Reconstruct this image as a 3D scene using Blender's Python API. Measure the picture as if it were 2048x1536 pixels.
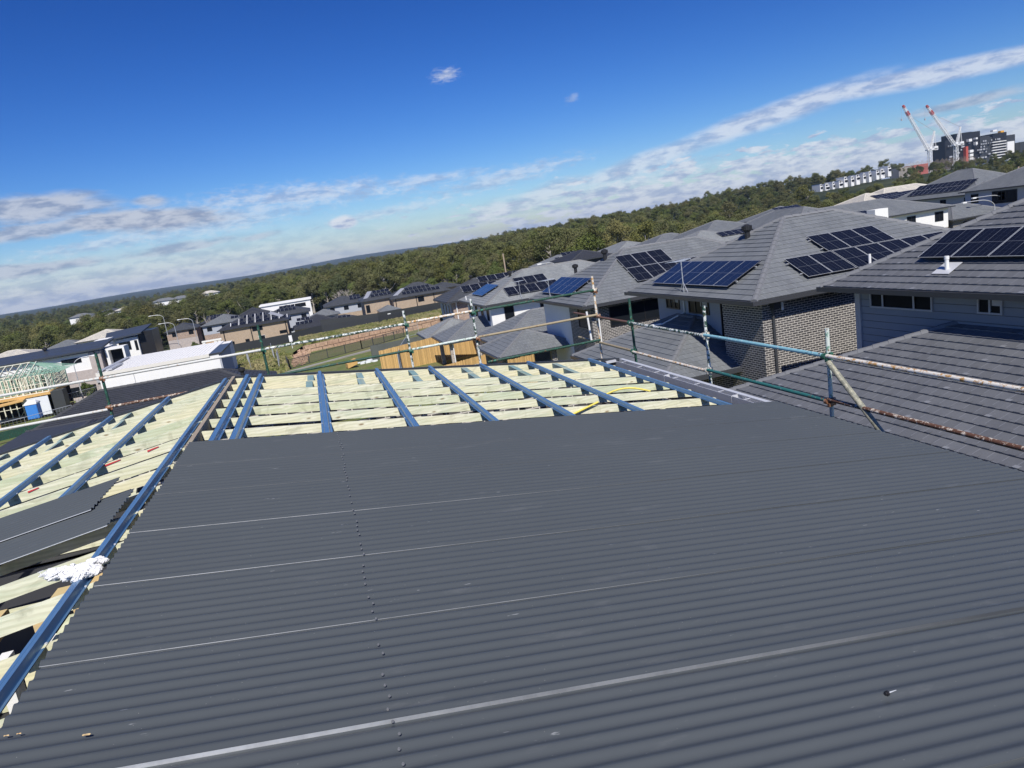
import bpy, math, random
import numpy as np
from mathutils import Vector, Matrix
random.seed(7); rng=np.random.default_rng(7)
R=math.radians
scn=bpy.context.scene
COL=scn.collection
for o in list(bpy.data.objects): bpy.data.objects.remove(o)

# ---------------- camera (world origin is the eye of the photographer, metres) ----------------
PITCH=R(11.6); ROLL=R(8.65); YAW=-R(-14.2575)
fw=Vector((math.sin(YAW)*math.cos(PITCH),math.cos(YAW)*math.cos(PITCH),-math.sin(PITCH)))
rt=Vector((math.cos(YAW),-math.sin(YAW),0)); up=rt.cross(fw)
cr=math.cos(ROLL)*rt-math.sin(ROLL)*up; cu=math.sin(ROLL)*rt+math.cos(ROLL)*up
cam=bpy.data.cameras.new('camera'); camo=bpy.data.objects.new('camera',cam); COL.objects.link(camo)
camo.matrix_world=Matrix(((cr.x,cu.x,-fw.x,0),(cr.y,cu.y,-fw.y,0),(cr.z,cu.z,-fw.z,0),(0,0,0,1)))
cam.sensor_width=36; cam.lens=36*1430/2048; cam.clip_start=0.05; cam.clip_end=30000
scn.camera=camo
scn.view_settings.view_transform='Standard'; scn.view_settings.look='None'
scn.view_settings.gamma=1; scn.view_settings.use_curve_mapping=False
scn.view_settings.exposure=0.28

# ---------------- sun ----------------
SUN_EL=R(48); SUN_OFF=R(9)          # sun is behind the camera, a little to its left
sd=Vector((-math.sin(SUN_OFF)*math.cos(SUN_EL),-math.cos(SUN_OFF)*math.cos(SUN_EL),math.sin(SUN_EL)))
sl=bpy.data.lights.new('sun','SUN'); sl.energy=4.2; sl.angle=R(.53); sl.color=(1,.955,.88)
so=bpy.data.objects.new('sun',sl); COL.objects.link(so); so.rotation_euler=sd.to_track_quat('Z','Y').to_euler(); so.location=(0,-20,60)

# ---------------- sky with clouds ----------------
w=bpy.data.worlds.new('World'); scn.world=w; w.use_nodes=True
nt=w.node_tree; nt.nodes.clear(); N=nt.nodes; Lk=nt.links
def nd(t,**k):
    n=N.new(t)
    for a,b in k.items(): setattr(n,a,b)
    return n
def mth(op,a,b=None,c=None,clamp=False):
    n=nd('ShaderNodeMath',operation=op,use_clamp=clamp)
    for i,v in enumerate((a,b,c)):
        if v is None: continue
        if isinstance(v,(int,float)): n.inputs[i].default_value=v
        else: Lk.new(v,n.inputs[i])
    return n.outputs[0]
sky=nd('ShaderNodeTexSky',sky_type='NISHITA',sun_disc=False,sun_elevation=SUN_EL,sun_rotation=math.pi+SUN_OFF)
sky.altitude=100; sky.air_density=1.0; sky.dust_density=0.25; sky.ozone_density=3.0
tc=nd('ShaderNodeTexCoord'); sp=nd('ShaderNodeSeparateXYZ'); Lk.new(tc.outputs['Generated'],sp.inputs[0])
X,Y,Z=sp.outputs
AZ=mth('MULTIPLY',mth('ARCTAN2',X,Y),57.2958); EL=mth('MULTIPLY',mth('ARCSINE',Z),57.2958)
def noise(sx,sy,scale,detail,rough=.55,dist=0.0,off=0):
    cb=nd('ShaderNodeCombineXYZ'); Lk.new(mth('MULTIPLY',AZ,sx),cb.inputs[0]); Lk.new(mth('MULTIPLY',EL,sy),cb.inputs[1]); cb.inputs[2].default_value=off
    n=nd('ShaderNodeTexNoise'); Lk.new(cb.outputs[0],n.inputs['Vector'])
    n.inputs['Scale'].default_value=scale; n.inputs['Detail'].default_value=detail; n.inputs['Roughness'].default_value=rough; n.inputs['Distortion'].default_value=dist
    return n.outputs[0]
n_edge=noise(.25,1.0,1.1,6,.6,.4)        # ragged edges
n_fine=noise(.5,1.3,2.6,5,.65,.2,4)
n_puff=noise(.42,1.45,1.25,7,.6,.25,9)
n_shade=noise(.5,1.6,1.0,6,.6,.2,15)
def blob(a0,e0,la,le,rot=0,soft=.55,amp=1.0,ns=None,namp=.9):
    r=R(rot); da=mth('SUBTRACT',AZ,a0); de=mth('SUBTRACT',EL,e0)
    u=mth('ADD',mth('MULTIPLY',da,math.cos(r)/la),mth('MULTIPLY',de,math.sin(r)/la))
    v=mth('ADD',mth('MULTIPLY',da,-math.sin(r)/le),mth('MULTIPLY',de,math.cos(r)/le))
    q=mth('SQRT',mth('ADD',mth('MULTIPLY',u,u),mth('MULTIPLY',v,v)))
    q=mth('ADD',q,mth('MULTIPLY',mth('SUBTRACT',ns or n_edge,.5),namp*2))
    m=nd('ShaderNodeMapRange',interpolation_type='SMOOTHSTEP'); Lk.new(q,m.inputs[0])
    m.inputs[1].default_value=1.0; m.inputs[2].default_value=1.0-soft; m.inputs[3].default_value=0; m.inputs[4].default_value=amp
    return m.outputs[0]
def mx(*a):
    o=a[0]
    for b in a[1:]: o=mth('MAXIMUM',o,b)
    return o
# long band cloud at the right, rising towards the right edge
band=mx(blob(46,6.1,12,.85,0,.6,.80,None,.14),blob(36,5.55,9.5,1.05,9,.6,.80,None,.16),blob(27,3.9,8.5,1.0,11,.7,.74,None,.28),blob(17,2.3,9,1.1,9,.8,.7,None,.8))
wisp=mx(blob(1,5.2,13,1.2,-2,1,.72,n_fine,.8),blob(10,5.1,7.5,.6,0,1,.6,n_fine,.7),blob(-5,4.2,12,1.5,4,1,.6,n_fine,.8))
grey=mx(blob(-16.5,6.3,6,1.25,0,.6,.9,None,.5),blob(-10.5,4.9,7.5,1.15,-4,.6,.95,None,.6),blob(-17,4.9,5,.7,0,.6,.85,None,.7),blob(-9.5,6.0,1.6,.6,0,.7,.8,None,.6),
        blob(-17.5,2.55,5,.6,0,.6,.8,None,.6),blob(-8,2.7,5,.5,3,.7,.7,None,.8),blob(-3,2.7,2.2,.35,5,.7,.6,None,.7),blob(48,4.0,4.5,.45,3,.7,.7,None,.7))
wisp=mx(wisp,blob(-12,3.6,10,.7,3,1,.6,n_fine,.9),blob(16,4.4,9,.9,6,1,.62,n_fine,.9),blob(6,3.1,9,.6,4,1,.55,n_fine,.9),blob(24,2.4,12,.9,5,1,.7,n_fine,.7))
dots=mx(blob(12.8,12.2,1.35,.62,0,.9,.75,n_fine,1.0),blob(22,9.2,.7,.4,20,.9,.4,n_fine,1.0),blob(3.4,2.85,1.5,.62,0,.5,1.0,None,.35),blob(29.5,3.2,1.3,.5,0,.7,.9,n_fine,.8))
# fields of small low clouds, denser at the right
side=nd('ShaderNodeMapRange'); Lk.new(AZ,side.inputs[0]); side.inputs[1].default_value=2; side.inputs[2].default_value=26
topE=nd('ShaderNodeMapRange'); Lk.new(EL,topE.inputs[0]); topE.inputs[1].default_value=4.6; topE.inputs[2].default_value=1.2
thr=nd('ShaderNodeMapRange',interpolation_type='SMOOTHSTEP')
Lk.new(mth('ADD',n_puff,mth('MULTIPLY',mth('SUBTRACT',mth('MULTIPLY',side.outputs[0],topE.outputs[0]),.45),.36)),thr.inputs[0]); thr.inputs[1].default_value=.47; thr.inputs[2].default_value=.60
field=mth('MULTIPLY',thr.outputs[0],mth('MULTIPLY',mth('MULTIPLY',topE.outputs[0],4,clamp=True),.9))
hz=nd('ShaderNodeMapRange',interpolation_type='SMOOTHSTEP'); Lk.new(mth('ADD',EL,mth('MULTIPLY',mth('SUBTRACT',n_edge,.5),1.6)),hz.inputs[0]); hz.inputs[1].default_value=4.2; hz.inputs[2].default_value=.2
aleft=nd('ShaderNodeMapRange'); Lk.new(AZ,aleft.inputs[0]); aleft.inputs[1].default_value=16; aleft.inputs[2].default_value=-8
milk=mth('MULTIPLY',mth('MULTIPLY',hz.outputs[0],aleft.outputs[0]),.8)
white=mx(band,wisp,dots,milk,field)
def colmix(f,a,b):
    m=nd('ShaderNodeMix',data_type='RGBA')
    Lk.new(f,m.inputs[0])
    for i,v in ((6,a),(7,b)):
        if isinstance(v,tuple): m.inputs[i].default_value=v
        else: Lk.new(v,m.inputs[i])
    return m.outputs[2]
hs=nd('ShaderNodeHueSaturation'); hs.inputs['Saturation'].default_value=1.28; hs.inputs['Value'].default_value=1.0; Lk.new(sky.outputs[0],hs.inputs['Color'])
k=8.6
shade=nd('ShaderNodeMapRange',interpolation_type='SMOOTHSTEP'); Lk.new(n_shade,shade.inputs[0]); shade.inputs[1].default_value=.36; shade.inputs[2].default_value=.60
ccol=colmix(shade.outputs[0],(.42*k,.51*k,.74*k,1),(.86*k,.90*k,.98*k,1))
sc_=nd('ShaderNodeSeparateColor'); Lk.new(hs.outputs[0],sc_.inputs[0]); cc_=nd('ShaderNodeCombineColor'); K_=.103
for i_,(g_,b_) in enumerate(((1.48,-.19),(1.47,-.126),(1.36,.117))):
    Lk.new(mth('MULTIPLY',mth('POWER',mth('MULTIPLY',sc_.outputs[i_],K_),g_),math.exp(b_)/K_),cc_.inputs[i_])
c1=colmix(mth('MULTIPLY',white,.92,clamp=True),cc_.outputs[0],ccol)
gcol=colmix(shade.outputs[0],(.32*k,.39*k,.56*k,1),(.62*k,.67*k,.78*k,1))
c2=colmix(grey,c1,gcol)
bg=nd('ShaderNodeBackground'); Lk.new(c2,bg.inputs[0]); bg.inputs[1].default_value=.085
wo=nd('ShaderNodeOutputWorld'); Lk.new(bg.outputs[0],wo.inputs[0])

# ---------------- render settings that do not depend on the command line ----------------
scn.render.engine='CYCLES'
try:
    scn.cycles.max_bounces=6; scn.cycles.volume_bounces=0; scn.cycles.transparent_max_bounces=8
except Exception: pass

# ======================= helpers =======================
def zg(x,y):
    r=math.hypot(x,y); az=math.degrees(math.atan2(x,y))
    def sm(v,a,b):
        t=max(0.,min(1.,(v-a)/(b-a))); return t*t*(3-2*t)
    return -7.6-.05*min(max(y,0),230)+.03*max(min(x,0),-200)+sm(r,220,750)*18*sm(az,5,40)
_rmat=np.array([list(cr),list(cu),list(fw)])
def ray(px,py):
    d=_rmat[0]*(px-1024)-_rmat[1]*(py-768)+_rmat[2]*1430.; return d/np.linalg.norm(d)
def aty(px,py,y): d=ray(px,py); return d*(y/d[1])
def atx(px,py,x): d=ray(px,py); return d*(x/d[0])
def atz(px,py,z): d=ray(px,py); return d*(z/d[2])

class MB:
    def __init__(s): s.v=[]; s.f=[]; s.m=[]; s.uv=[]; s.sm=False
    def face(s,pts,mi=0,uv=None):
        b=len(s.v); s.v+= [tuple(map(float,p)) for p in pts]; s.f.append(tuple(range(b,b+len(pts)))); s.m.append(mi)
        if uv is None:
            p=[Vector(q) for q in pts]; n=Vector((0,0,0))
            for i in range(1,len(p)-1): n+= (p[i]-p[0]).cross(p[i+1]-p[0])
            if n.length>1e-12: n.normalize()
            if abs(n.z)>.999 or n.length<.5: uv=[(q.x,q.y) for q in p]
            else:
                u=Vector((0,0,1)).cross(n); u.normalize(); vv=n.cross(u); uv=[(q.dot(u),q.dot(vv)) for q in p]
        s.uv+=list(uv)
    def box(s,x0,x1,y0,y1,z0,z1,mi=0,skip=''):
        P=lambda a,b,c:(a,b,c)
        if 'b' not in skip: s.face([P(x0,y0,z0),P(x0,y1,z0),P(x1,y1,z0),P(x1,y0,z0)],mi)
        if 't' not in skip: s.face([P(x0,y0,z1),P(x1,y0,z1),P(x1,y1,z1),P(x0,y1,z1)],mi)
        s.face([P(x0,y0,z0),P(x1,y0,z0),P(x1,y0,z1),P(x0,y0,z1)],mi)
        s.face([P(x1,y1,z0),P(x0,y1,z0),P(x0,y1,z1),P(x1,y1,z1)],mi)
        s.face([P(x0,y1,z0),P(x0,y0,z0),P(x0,y0,z1),P(x0,y1,z1)],mi)
        s.face([P(x1,y0,z0),P(x1,y1,z0),P(x1,y1,z1),P(x1,y0,z1)],mi)
    def obox(s,o,a,b,c,mi=0):      # box from corner o with edge vectors a,b,c (right handed)
        o,a,b,c=map(Vector,(o,a,b,c))
        q=[o,o+a,o+a+b,o+b]; t=[p+c for p in q]
        s.face(q[::-1],mi); s.face(t,mi)
        for i in range(4):
            j=(i+1)%4; s.face([q[i],q[j],t[j],t[i]],mi)
    def tube(s,p0,p1,r,n=10,mi=0,r1=None,caps=True):
        p0,p1=Vector(p0),Vector(p1); d=(p1-p0); L=d.length
        if L<1e-6: return
        d.normalize(); a=d.orthogonal().normalized(); b=d.cross(a); r1=r if r1 is None else r1
        A=[p0+(a*math.cos(t)+b*math.sin(t))*r for t in [2*math.pi*i/n for i in range(n)]]
        B=[p1+(a*math.cos(t)+b*math.sin(t))*r1 for t in [2*math.pi*i/n for i in range(n)]]
        for i in range(n):
            j=(i+1)%n; c=2*math.pi*r/n
            s.face([A[i],A[j],B[j],B[i]],mi,[(i*c,0),((i+1)*c,0),((i+1)*c,L),(i*c,L)])
        if caps: s.face(A[::-1],mi); s.face(B,mi)
    def build(s,name,mats,parent=None,smooth=False,origin=None):
        if not s.f: return None
        me=bpy.data.meshes.new(name)
        v=s.v
        if origin is not None: v=[(p[0]-origin[0],p[1]-origin[1],p[2]-origin[2]) for p in v]
        me.from_pydata(v,[],s.f)
        if not isinstance(mats,(list,tuple)): mats=[mats]
        for m in mats: me.materials.append(m)
        me.polygons.foreach_set('material_index',s.m)
        ul=me.uv_layers.new(name='UVMap'); ul.data.foreach_set('uv',[c for q in s.uv for c in q])
        if smooth:
            me.polygons.foreach_set('use_smooth',[True]*len(s.f))
        me.update()
        o=bpy.data.objects.new(name,me); COL.objects.link(o)
        if origin is not None: o.location=origin
        if parent is not None:
            o.parent=parent
            o.matrix_parent_inverse=Matrix.Translation(-Vector(wloc(parent)))
        return o
def wloc(o):
    l=Vector(o.location)
    p=o.parent
    if p is not None:
        # parent inverses are plain translations, so world = own location (meshes are modelled in world space)
        pass
    return l
def thing(name,label,cat,loc,group=None):
    o=bpy.data.objects.new(name,None); COL.objects.link(o); o.location=loc; o.empty_display_size=.3
    o['label']=label; o['category']=cat
    if group: o['group']=group
    return o
def tag(o,label,cat,group=None):
    o['label']=label; o['category']=cat
    if group: o['group']=group
    return o
def kind(o,k,label=None,cat=None):
    o['kind']=k
    if label: o['label']=label
    if cat: o['category']=cat
    return o

# ---------------- materials ----------------
class MT:
    def __init__(s,name,rough=.6,metal=0.0,spec=None):
        s.m=bpy.data.materials.new(name); s.m.use_nodes=True; s.t=s.m.node_tree; s.b=s.t.nodes['Principled BSDF']
        s.b.inputs['Roughness'].default_value=rough; s.b.inputs['Metallic'].default_value=metal
        if spec is not None: s.b.inputs['Specular IOR Level'].default_value=spec
    def n(s,t,**k):
        x=s.t.nodes.new(t)
        for a,b in k.items(): setattr(x,a,b)
        return x
    def l(s,a,b): s.t.links.new(a,b)
    def coord(s,kind='UV',scale=(1,1,1),rot=(0,0,0),rand=False):
        c=s.n('ShaderNodeTexCoord'); mp=s.n('ShaderNodeMapping'); mp.inputs['Scale'].default_value=scale; mp.inputs['Rotation'].default_value=rot
        s.l(c.outputs[kind],mp.inputs[0])
        if rand:
            oi=s.n('ShaderNodeObjectInfo'); mm=s.n('ShaderNodeMath',operation='MULTIPLY'); s.l(oi.outputs['Random'],mm.inputs[0]); mm.inputs[1].default_value=37.0
            cb=s.n('ShaderNodeCombineXYZ'); s.l(mm.outputs[0],cb.inputs[0]); s.l(mm.outputs[0],cb.inputs[1]); s.l(mm.outputs[0],cb.inputs[2]); s.l(cb.outputs[0],mp.inputs['Location'])
        return mp.outputs[0]
    def noise(s,co,scale,detail=4,rough=.55,dist=0):
        x=s.n('ShaderNodeTexNoise'); s.l(co,x.inputs['Vector']); x.inputs['Scale'].default_value=scale; x.inputs['Detail'].default_value=detail; x.inputs['Roughness'].default_value=rough; x.inputs['Distortion'].default_value=dist
        return x.outputs[0]
    def ramp(s,f,stops):
        x=s.n('ShaderNodeValToRGB'); e=x.color_ramp.elements
        while len(e)<len(stops): e.new(.5)
        for i,(p,c) in enumerate(stops):
            e[i].position=p; e[i].color=(c if isinstance(c,tuple) else (c,c,c))+(1,) if not (isinstance(c,tuple) and len(c)==4) else c
        s.l(f,x.inputs[0]); return x.outputs[0]
    def mix(s,f,a,b,mode='MIX'):
        x=s.n('ShaderNodeMix',data_type='RGBA',blend_type=mode)
        if isinstance(f,(int,float)): x.inputs[0].default_value=f
        else: s.l(f,x.inputs[0])
        for i,v in ((6,a),(7,b)):
            if isinstance(v,tuple): x.inputs[i].default_value=v+(1,) if len(v)==3 else v
            else: s.l(v,x.inputs[i])
        return x.outputs[2]
    def col(s,c):
        if isinstance(c,tuple): s.b.inputs['Base Color'].default_value=c+(1,)
        else: s.l(c,s.b.inputs['Base Color'])
        return s
    def rough(s,c): s.l(c,s.b.inputs['Roughness'])
    def bump(s,h,dist=.01,strength=.6):
        x=s.n('ShaderNodeBump'); x.inputs['Distance'].default_value=dist; x.inputs['Strength'].default_value=strength; s.l(h,x.inputs['Height']); s.l(x.outputs[0],s.b.inputs['Normal'])
def simple(name,c,rough=.6,metal=0.0,var=.12,scale=3.0,spec=None):
    m=MT(name,rough,metal,spec); co=m.coord('Object'); n=m.noise(co,scale,5)
    m.col(m.mix(n,tuple(max(0,x*(1-var)) for x in c),tuple(min(1,x*(1+var)) for x in c))); return m.m
def mul(c,k): return tuple(x*k for x in c)

def m_tile(name,c,light=0.0):
    m=MT(name,.62,0,.35); uv=m.coord('UV')
    br=m.n('ShaderNodeTexBrick'); m.l(uv,br.inputs['Vector']); br.offset=0.5
    br.inputs['Scale'].default_value=1; br.inputs['Brick Width'].default_value=.33; br.inputs['Row Height'].default_value=.32
    br.inputs['Mortar Size'].default_value=.007; br.inputs['Mortar Smooth'].default_value=.2
    br.inputs['Color1'].default_value=mul(c,.90)+(1,); br.inputs['Color2'].default_value=mul(c,1.08)+(1,); br.inputs['Mortar'].default_value=mul(c,1.6)+(1,)
    n=m.noise(m.coord('UV',(.5,.12,1)),1.6,7,.68); n2=m.noise(uv,28,3,.7)
    c1=m.mix(m.ramp(n,[(.3,.0),(.75,1.0)]),br.outputs[0],m.mix(1.0,br.outputs[0],(.70,.72,.77),'MULTIPLY'))
    c2=m.mix(.5,c1,m.ramp(n2,[(.3,.86),(.7,1.10)]),'MULTIPLY')
    m.col(c2); m.rough(m.ramp(n2,[(.2,.5),(.8,.75)]))
    m.bump(m.ramp(n2,[(.2,0.0),(.8,1.0)]),.004,.5); return m.m
def m_brick(name,c1,c2,mortar,ms=.011,w_=.24,h_=.086,var=.5,bump=.5):
    m=MT(name,.85,0,.3); uv=m.coord('UV'); br=m.n('ShaderNodeTexBrick'); m.l(uv,br.inputs['Vector'])
    br.inputs['Scale'].default_value=1; br.inputs['Brick Width'].default_value=w_; br.inputs['Row Height'].default_value=h_; br.inputs['Mortar Size'].default_value=ms; br.inputs['Mortar Smooth'].default_value=.05
    br.inputs['Color1'].default_value=c1+(1,); br.inputs['Color2'].default_value=c2+(1,); br.inputs['Mortar'].default_value=mortar+(1,); br.inputs['Bias'].default_value=0
    n=m.noise(uv,1.7,5); n2=m.noise(uv,60,2)
    m.col(m.mix(var,m.mix(.35,br.outputs[0],m.ramp(n,[(.3,.75),(.7,1.2)]),'MULTIPLY'),m.ramp(n2,[(.3,.7),(.7,1.2)]),'MULTIPLY'))
    inv=m.n('ShaderNodeMath',operation='SUBTRACT'); inv.inputs[0].default_value=1; m.l(br.outputs['Fac'],inv.inputs[1]); m.bump(inv.outputs[0],.006,bump); return m.m
def m_boards(name,c,h=.20):
    m=MT(name,.6,0,.3); uv=m.coord('UV'); sx=m.n('ShaderNodeSeparateXYZ'); m.l(uv,sx.inputs[0])
    a=m.n('ShaderNodeMath',operation='DIVIDE'); m.l(sx.outputs[1],a.inputs[0]); a.inputs[1].default_value=h
    b=m.n('ShaderNodeMath',operation='FRACT'); m.l(a.outputs[0],b.inputs[0])
    n=m.noise(uv,1.1,4)
    base=m.mix(n,mul(c,.93),mul(c,1.05))
    m.col(m.mix(m.ramp(b.outputs[0],[(0,1.0),(.05,1.0),(.075,0.0)]),base,mul(c,.45)))
    m.bump(m.ramp(b.outputs[0],[(0,0.0),(.04,0.0),(.08,1.0),(1,.3)]),.02,.8); return m.m
def m_palings(name,c):
    m=MT(name,.75,0,.3); uv=m.coord('UV'); sx=m.n('ShaderNodeSeparateXYZ'); m.l(uv,sx.inputs[0])
    a=m.n('ShaderNodeMath',operation='DIVIDE'); m.l(sx.outputs[0],a.inputs[0]); a.inputs[1].default_value=.1
    fl=m.n('ShaderNodeMath',operation='FLOOR'); m.l(a.outputs[0],fl.inputs[0]); wn=m.n('ShaderNodeTexWhiteNoise',noise_dimensions='1D'); m.l(fl.outputs[0],wn.inputs['W'])
    g=m.noise(m.coord('UV',(14,1.2,1)),3,4)
    m.col(m.mix(.5,m.mix(wn.outputs[0],mul(c,.72),mul(c,1.15)),m.ramp(g,[(.25,.65),(.7,1.15)]),'MULTIPLY')); return m.m
def m_stone():
    m=MT('sandstone_block',.9,0,.2); uv=m.coord('UV'); br=m.n('ShaderNodeTexBrick'); m.l(uv,br.inputs['Vector'])
    br.inputs['Scale'].default_value=1; br.inputs['Brick Width'].default_value=2.1; br.inputs['Row Height'].default_value=.95; br.inputs['Mortar Size'].default_value=.06; br.inputs['Mortar Smooth'].default_value=.4
    br.inputs['Color1'].default_value=(.50,.34,.24,1); br.inputs['Color2'].default_value=(.60,.44,.31,1); br.inputs['Mortar'].default_value=(.12,.08,.06,1)
    n=m.noise(uv,2.2,6,.65); 
    m.col(m.mix(.8,br.outputs[0],m.ramp(n,[(.3,(.5,.42,.4)),(.7,(1.25,1.2,1.15))]),'MULTIPLY')); m.bump(n,.15,.8); return m.m
def m_wood(name,a,b,c,dark=(.30,.21,.12)):
    # pale treated pine: grain along local X, knots, greenish stains, per-object shift
    m=MT(name,.72,0,.25)
    co=m.coord('Object',(1,1,1),rand=True)
    mp=m.n('ShaderNodeMapping'); mp.inputs['Scale'].default_value=(.7,9,9); m.l(co,mp.inputs[0])
    g=m.noise(mp.outputs[0],3.2,5,.6,.6)
    st=m.noise(co,1.6,3,.5)
    k=m.n('ShaderNodeTexVoronoi'); mk=m.n('ShaderNodeMapping'); mk.inputs['Scale'].default_value=(2.9,.01,8.0); m.l(co,mk.inputs[0]); m.l(mk.outputs[0],k.inputs['Vector']); k.inputs['Scale'].default_value=1.0
    base=m.mix(m.ramp(st,[(.36,0.0),(.64,1.0)]),a,b)
    base=m.mix(m.ramp(g,[(.35,0.0),(.62,.85)]),base,c); g3=m.noise(co,5,4,.6,1.2); base=m.mix(m.ramp(g3,[(.55,0.0),(.72,.5)]),base,(.33,.33,.22))
    oi=m.n('ShaderNodeObjectInfo'); base=m.mix(.55,base,m.ramp(oi.outputs['Random'],[(0,(.62,.76,.64)),(.4,(1.0,1.0,1.0)),(.7,(.86,.90,.84)),(1,(1.06,.97,.80))]),'MULTIPLY')
    base=m.mix(m.ramp(k.outputs['Distance'],[(.10,0.0),(.16,.7),(.30,0.0)]),base,c)
    wv=m.n('ShaderNodeTexWave',wave_type='BANDS',bands_direction='Z'); m.l(co,wv.inputs['Vector']); wv.inputs['Scale'].default_value=9; wv.inputs['Distortion'].default_value=6; wv.inputs['Detail'].default_value=3; wv.inputs['Detail Scale'].default_value=.35
    base=m.mix(m.ramp(wv.outputs['Fac'],[(.35,0.0),(.9,.30)]),base,(.46,.44,.28))
    m.col(m.mix(m.ramp(k.outputs['Distance'],[(.0,1.0),(.06,.8),(.10,0.0)]),base,dark))
    m.bump(g,.002,.4); return m.m
def m_paint(name,paint,under,rust,cover=.5,streak=(15,11,13)):
    m=MT(name,.55,0,.4); co=m.coord('Object',streak); n=m.noise(co,1.4,7,.72,.4); n2=m.noise(m.coord('Object',(14,14,14)),1.2,5,.7)
    c=m.mix(m.ramp(n,[(cover-.02,0.0),(cover+.03,1.0)]),paint,under)
    c=m.mix(m.ramp(n2,[(.60,0.0),(.66,1.0)]),c,rust)
    m.col(c); m.bump(n,.003,.5); return m.m
def m_glass(name='window_glass',c=(.012,.015,.02),r=.12):
    m=MT(name,.2,0,.10); m.col(c); return m.m
def m_solar(name='solar_cell',c=(.006,.008,.016)):
    m=MT(name,.12,0,.10 if name=='solar_cell' else .5); uv=m.coord('UV'); sx=m.n('ShaderNodeSeparateXYZ'); m.l(uv,sx.inputs[0])
    def line(o,p,w):
        a=m.n('ShaderNodeMath',operation='SUBTRACT'); m.l(o,a.inputs[0]); a.inputs[1].default_value=p
        b=m.n('ShaderNodeMath',operation='ABSOLUTE'); m.l(a.outputs[0],b.inputs[0])
        d=m.n('ShaderNodeMath',operation='LESS_THAN'); m.l(b.outputs[0],d.inputs[0]); d.inputs[1].default_value=w; return d.outputs[0]
    def orr(a,b):
        x=m.n('ShaderNodeMath',operation='MAXIMUM'); m.l(a,x.inputs[0]); m.l(b,x.inputs[1]); return x.outputs[0]
    fr=orr(orr(line(sx.outputs[0],0,.016),line(sx.outputs[0],1,.016)),orr(line(sx.outputs[1],0,.010),line(sx.outputs[1],1,.010)))
    mid=orr(line(sx.outputs[1],.5,.005),line(sx.outputs[0],.5,.007))
    grid=m.n('ShaderNodeTexBrick'); gm=m.n('ShaderNodeMapping'); gm.inputs['Scale'].default_value=(6,20,1); m.l(uv,gm.inputs[0]); m.l(gm.outputs[0],grid.inputs['Vector']); grid.offset=0
    grid.inputs['Scale'].default_value=1; grid.inputs['Brick Width'].default_value=1; grid.inputs['Row Height'].default_value=1; grid.inputs['Mortar Size'].default_value=.04
    grid.inputs['Color1'].default_value=c+(1,); grid.inputs['Color2'].default_value=mul(c,1.3)+(1,); grid.inputs['Mortar'].default_value=(.03,.035,.05,1)
    base=m.mix(mid,grid.outputs[0],(.12,.13,.15)); base=m.mix(fr,base,(.42,.44,.47)); m.col(base); return m.m

M={}
M['metal']=None
def m_corr(name,c,rough=.42):
    m=MT(name,rough,.0,.26); co=m.coord('Object'); n=m.noise(co,.55,6,.6); n2=m.noise(m.coord('Object',(1.0,9,9)),1.0,8,.75); n3=m.noise(co,40,3,.6)
    b=m.mix(n,mul(c,.93),mul(c,1.08)); 
    # dust smears and fine scratches that run with the sheet
    b=m.mix(m.ramp(n2,[(.60,0.0),(.74,.28)]),b,(.16,.165,.17))
    sc=m.noise(m.coord('Object',(3,60,60)),1.0,3,.6); b=m.mix(m.ramp(sc,[(.725,0.0),(.77,.55)]),b,(.36,.37,.38)); sm_=m.noise(m.coord('Object',(1.2,5,5)),1.3,7,.7); b=m.mix(m.ramp(sm_,[(.60,0.0),(.70,.35)]),b,(.13,.138,.145))
    v=m.n('ShaderNodeTexVoronoi'); m.l(m.coord('Object',(7,7,7)),v.inputs['Vector']); b=m.mix(m.ramp(v.outputs['Distance'],[(.0,1.0),(.022,.9),(.030,0.0)]),b,(.60,.59,.55))
    m.col(b); m.rough(m.ramp(n,[(.3,rough-.06),(.7,rough+.1)])); return m.m
M['roof_metal']=m_corr('charcoal_sheet_metal',(.073,.083,.090))
M['cut_edge']=simple('galvanised_cut_edge',(.55,.57,.60),.35,.0,.2,30)
def lap(nm,x1,k):  # pale lap edge with its glint painted in, fading away from the ridge
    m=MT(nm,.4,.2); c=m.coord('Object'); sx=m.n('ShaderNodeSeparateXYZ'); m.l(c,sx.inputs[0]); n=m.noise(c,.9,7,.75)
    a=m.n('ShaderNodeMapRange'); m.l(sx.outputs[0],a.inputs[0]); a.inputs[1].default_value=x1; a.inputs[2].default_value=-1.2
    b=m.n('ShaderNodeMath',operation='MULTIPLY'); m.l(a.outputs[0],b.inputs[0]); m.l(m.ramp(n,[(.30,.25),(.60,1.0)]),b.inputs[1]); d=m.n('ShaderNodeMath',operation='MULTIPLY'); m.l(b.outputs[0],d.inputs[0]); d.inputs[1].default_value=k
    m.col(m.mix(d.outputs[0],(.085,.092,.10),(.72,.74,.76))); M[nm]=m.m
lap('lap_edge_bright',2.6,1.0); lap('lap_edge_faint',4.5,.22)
M['batten']=(lambda m:(m.col(m.mix(m.noise(m.coord('Object',(1,1,1)),2.0,5,.6),(.085,.19,.35),(.13,.27,.45))),m.m)[1])(MT('blue_steel',.30,.35,.5))
M['pine']=m_wood('treated_pine',(.76,.73,.48),(.56,.61,.44),(.88,.85,.66))
_t=M['batten'].node_tree; _b=_t.nodes['Principled BSDF']; _src=_b.inputs['Base Color'].links[0].from_socket
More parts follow.
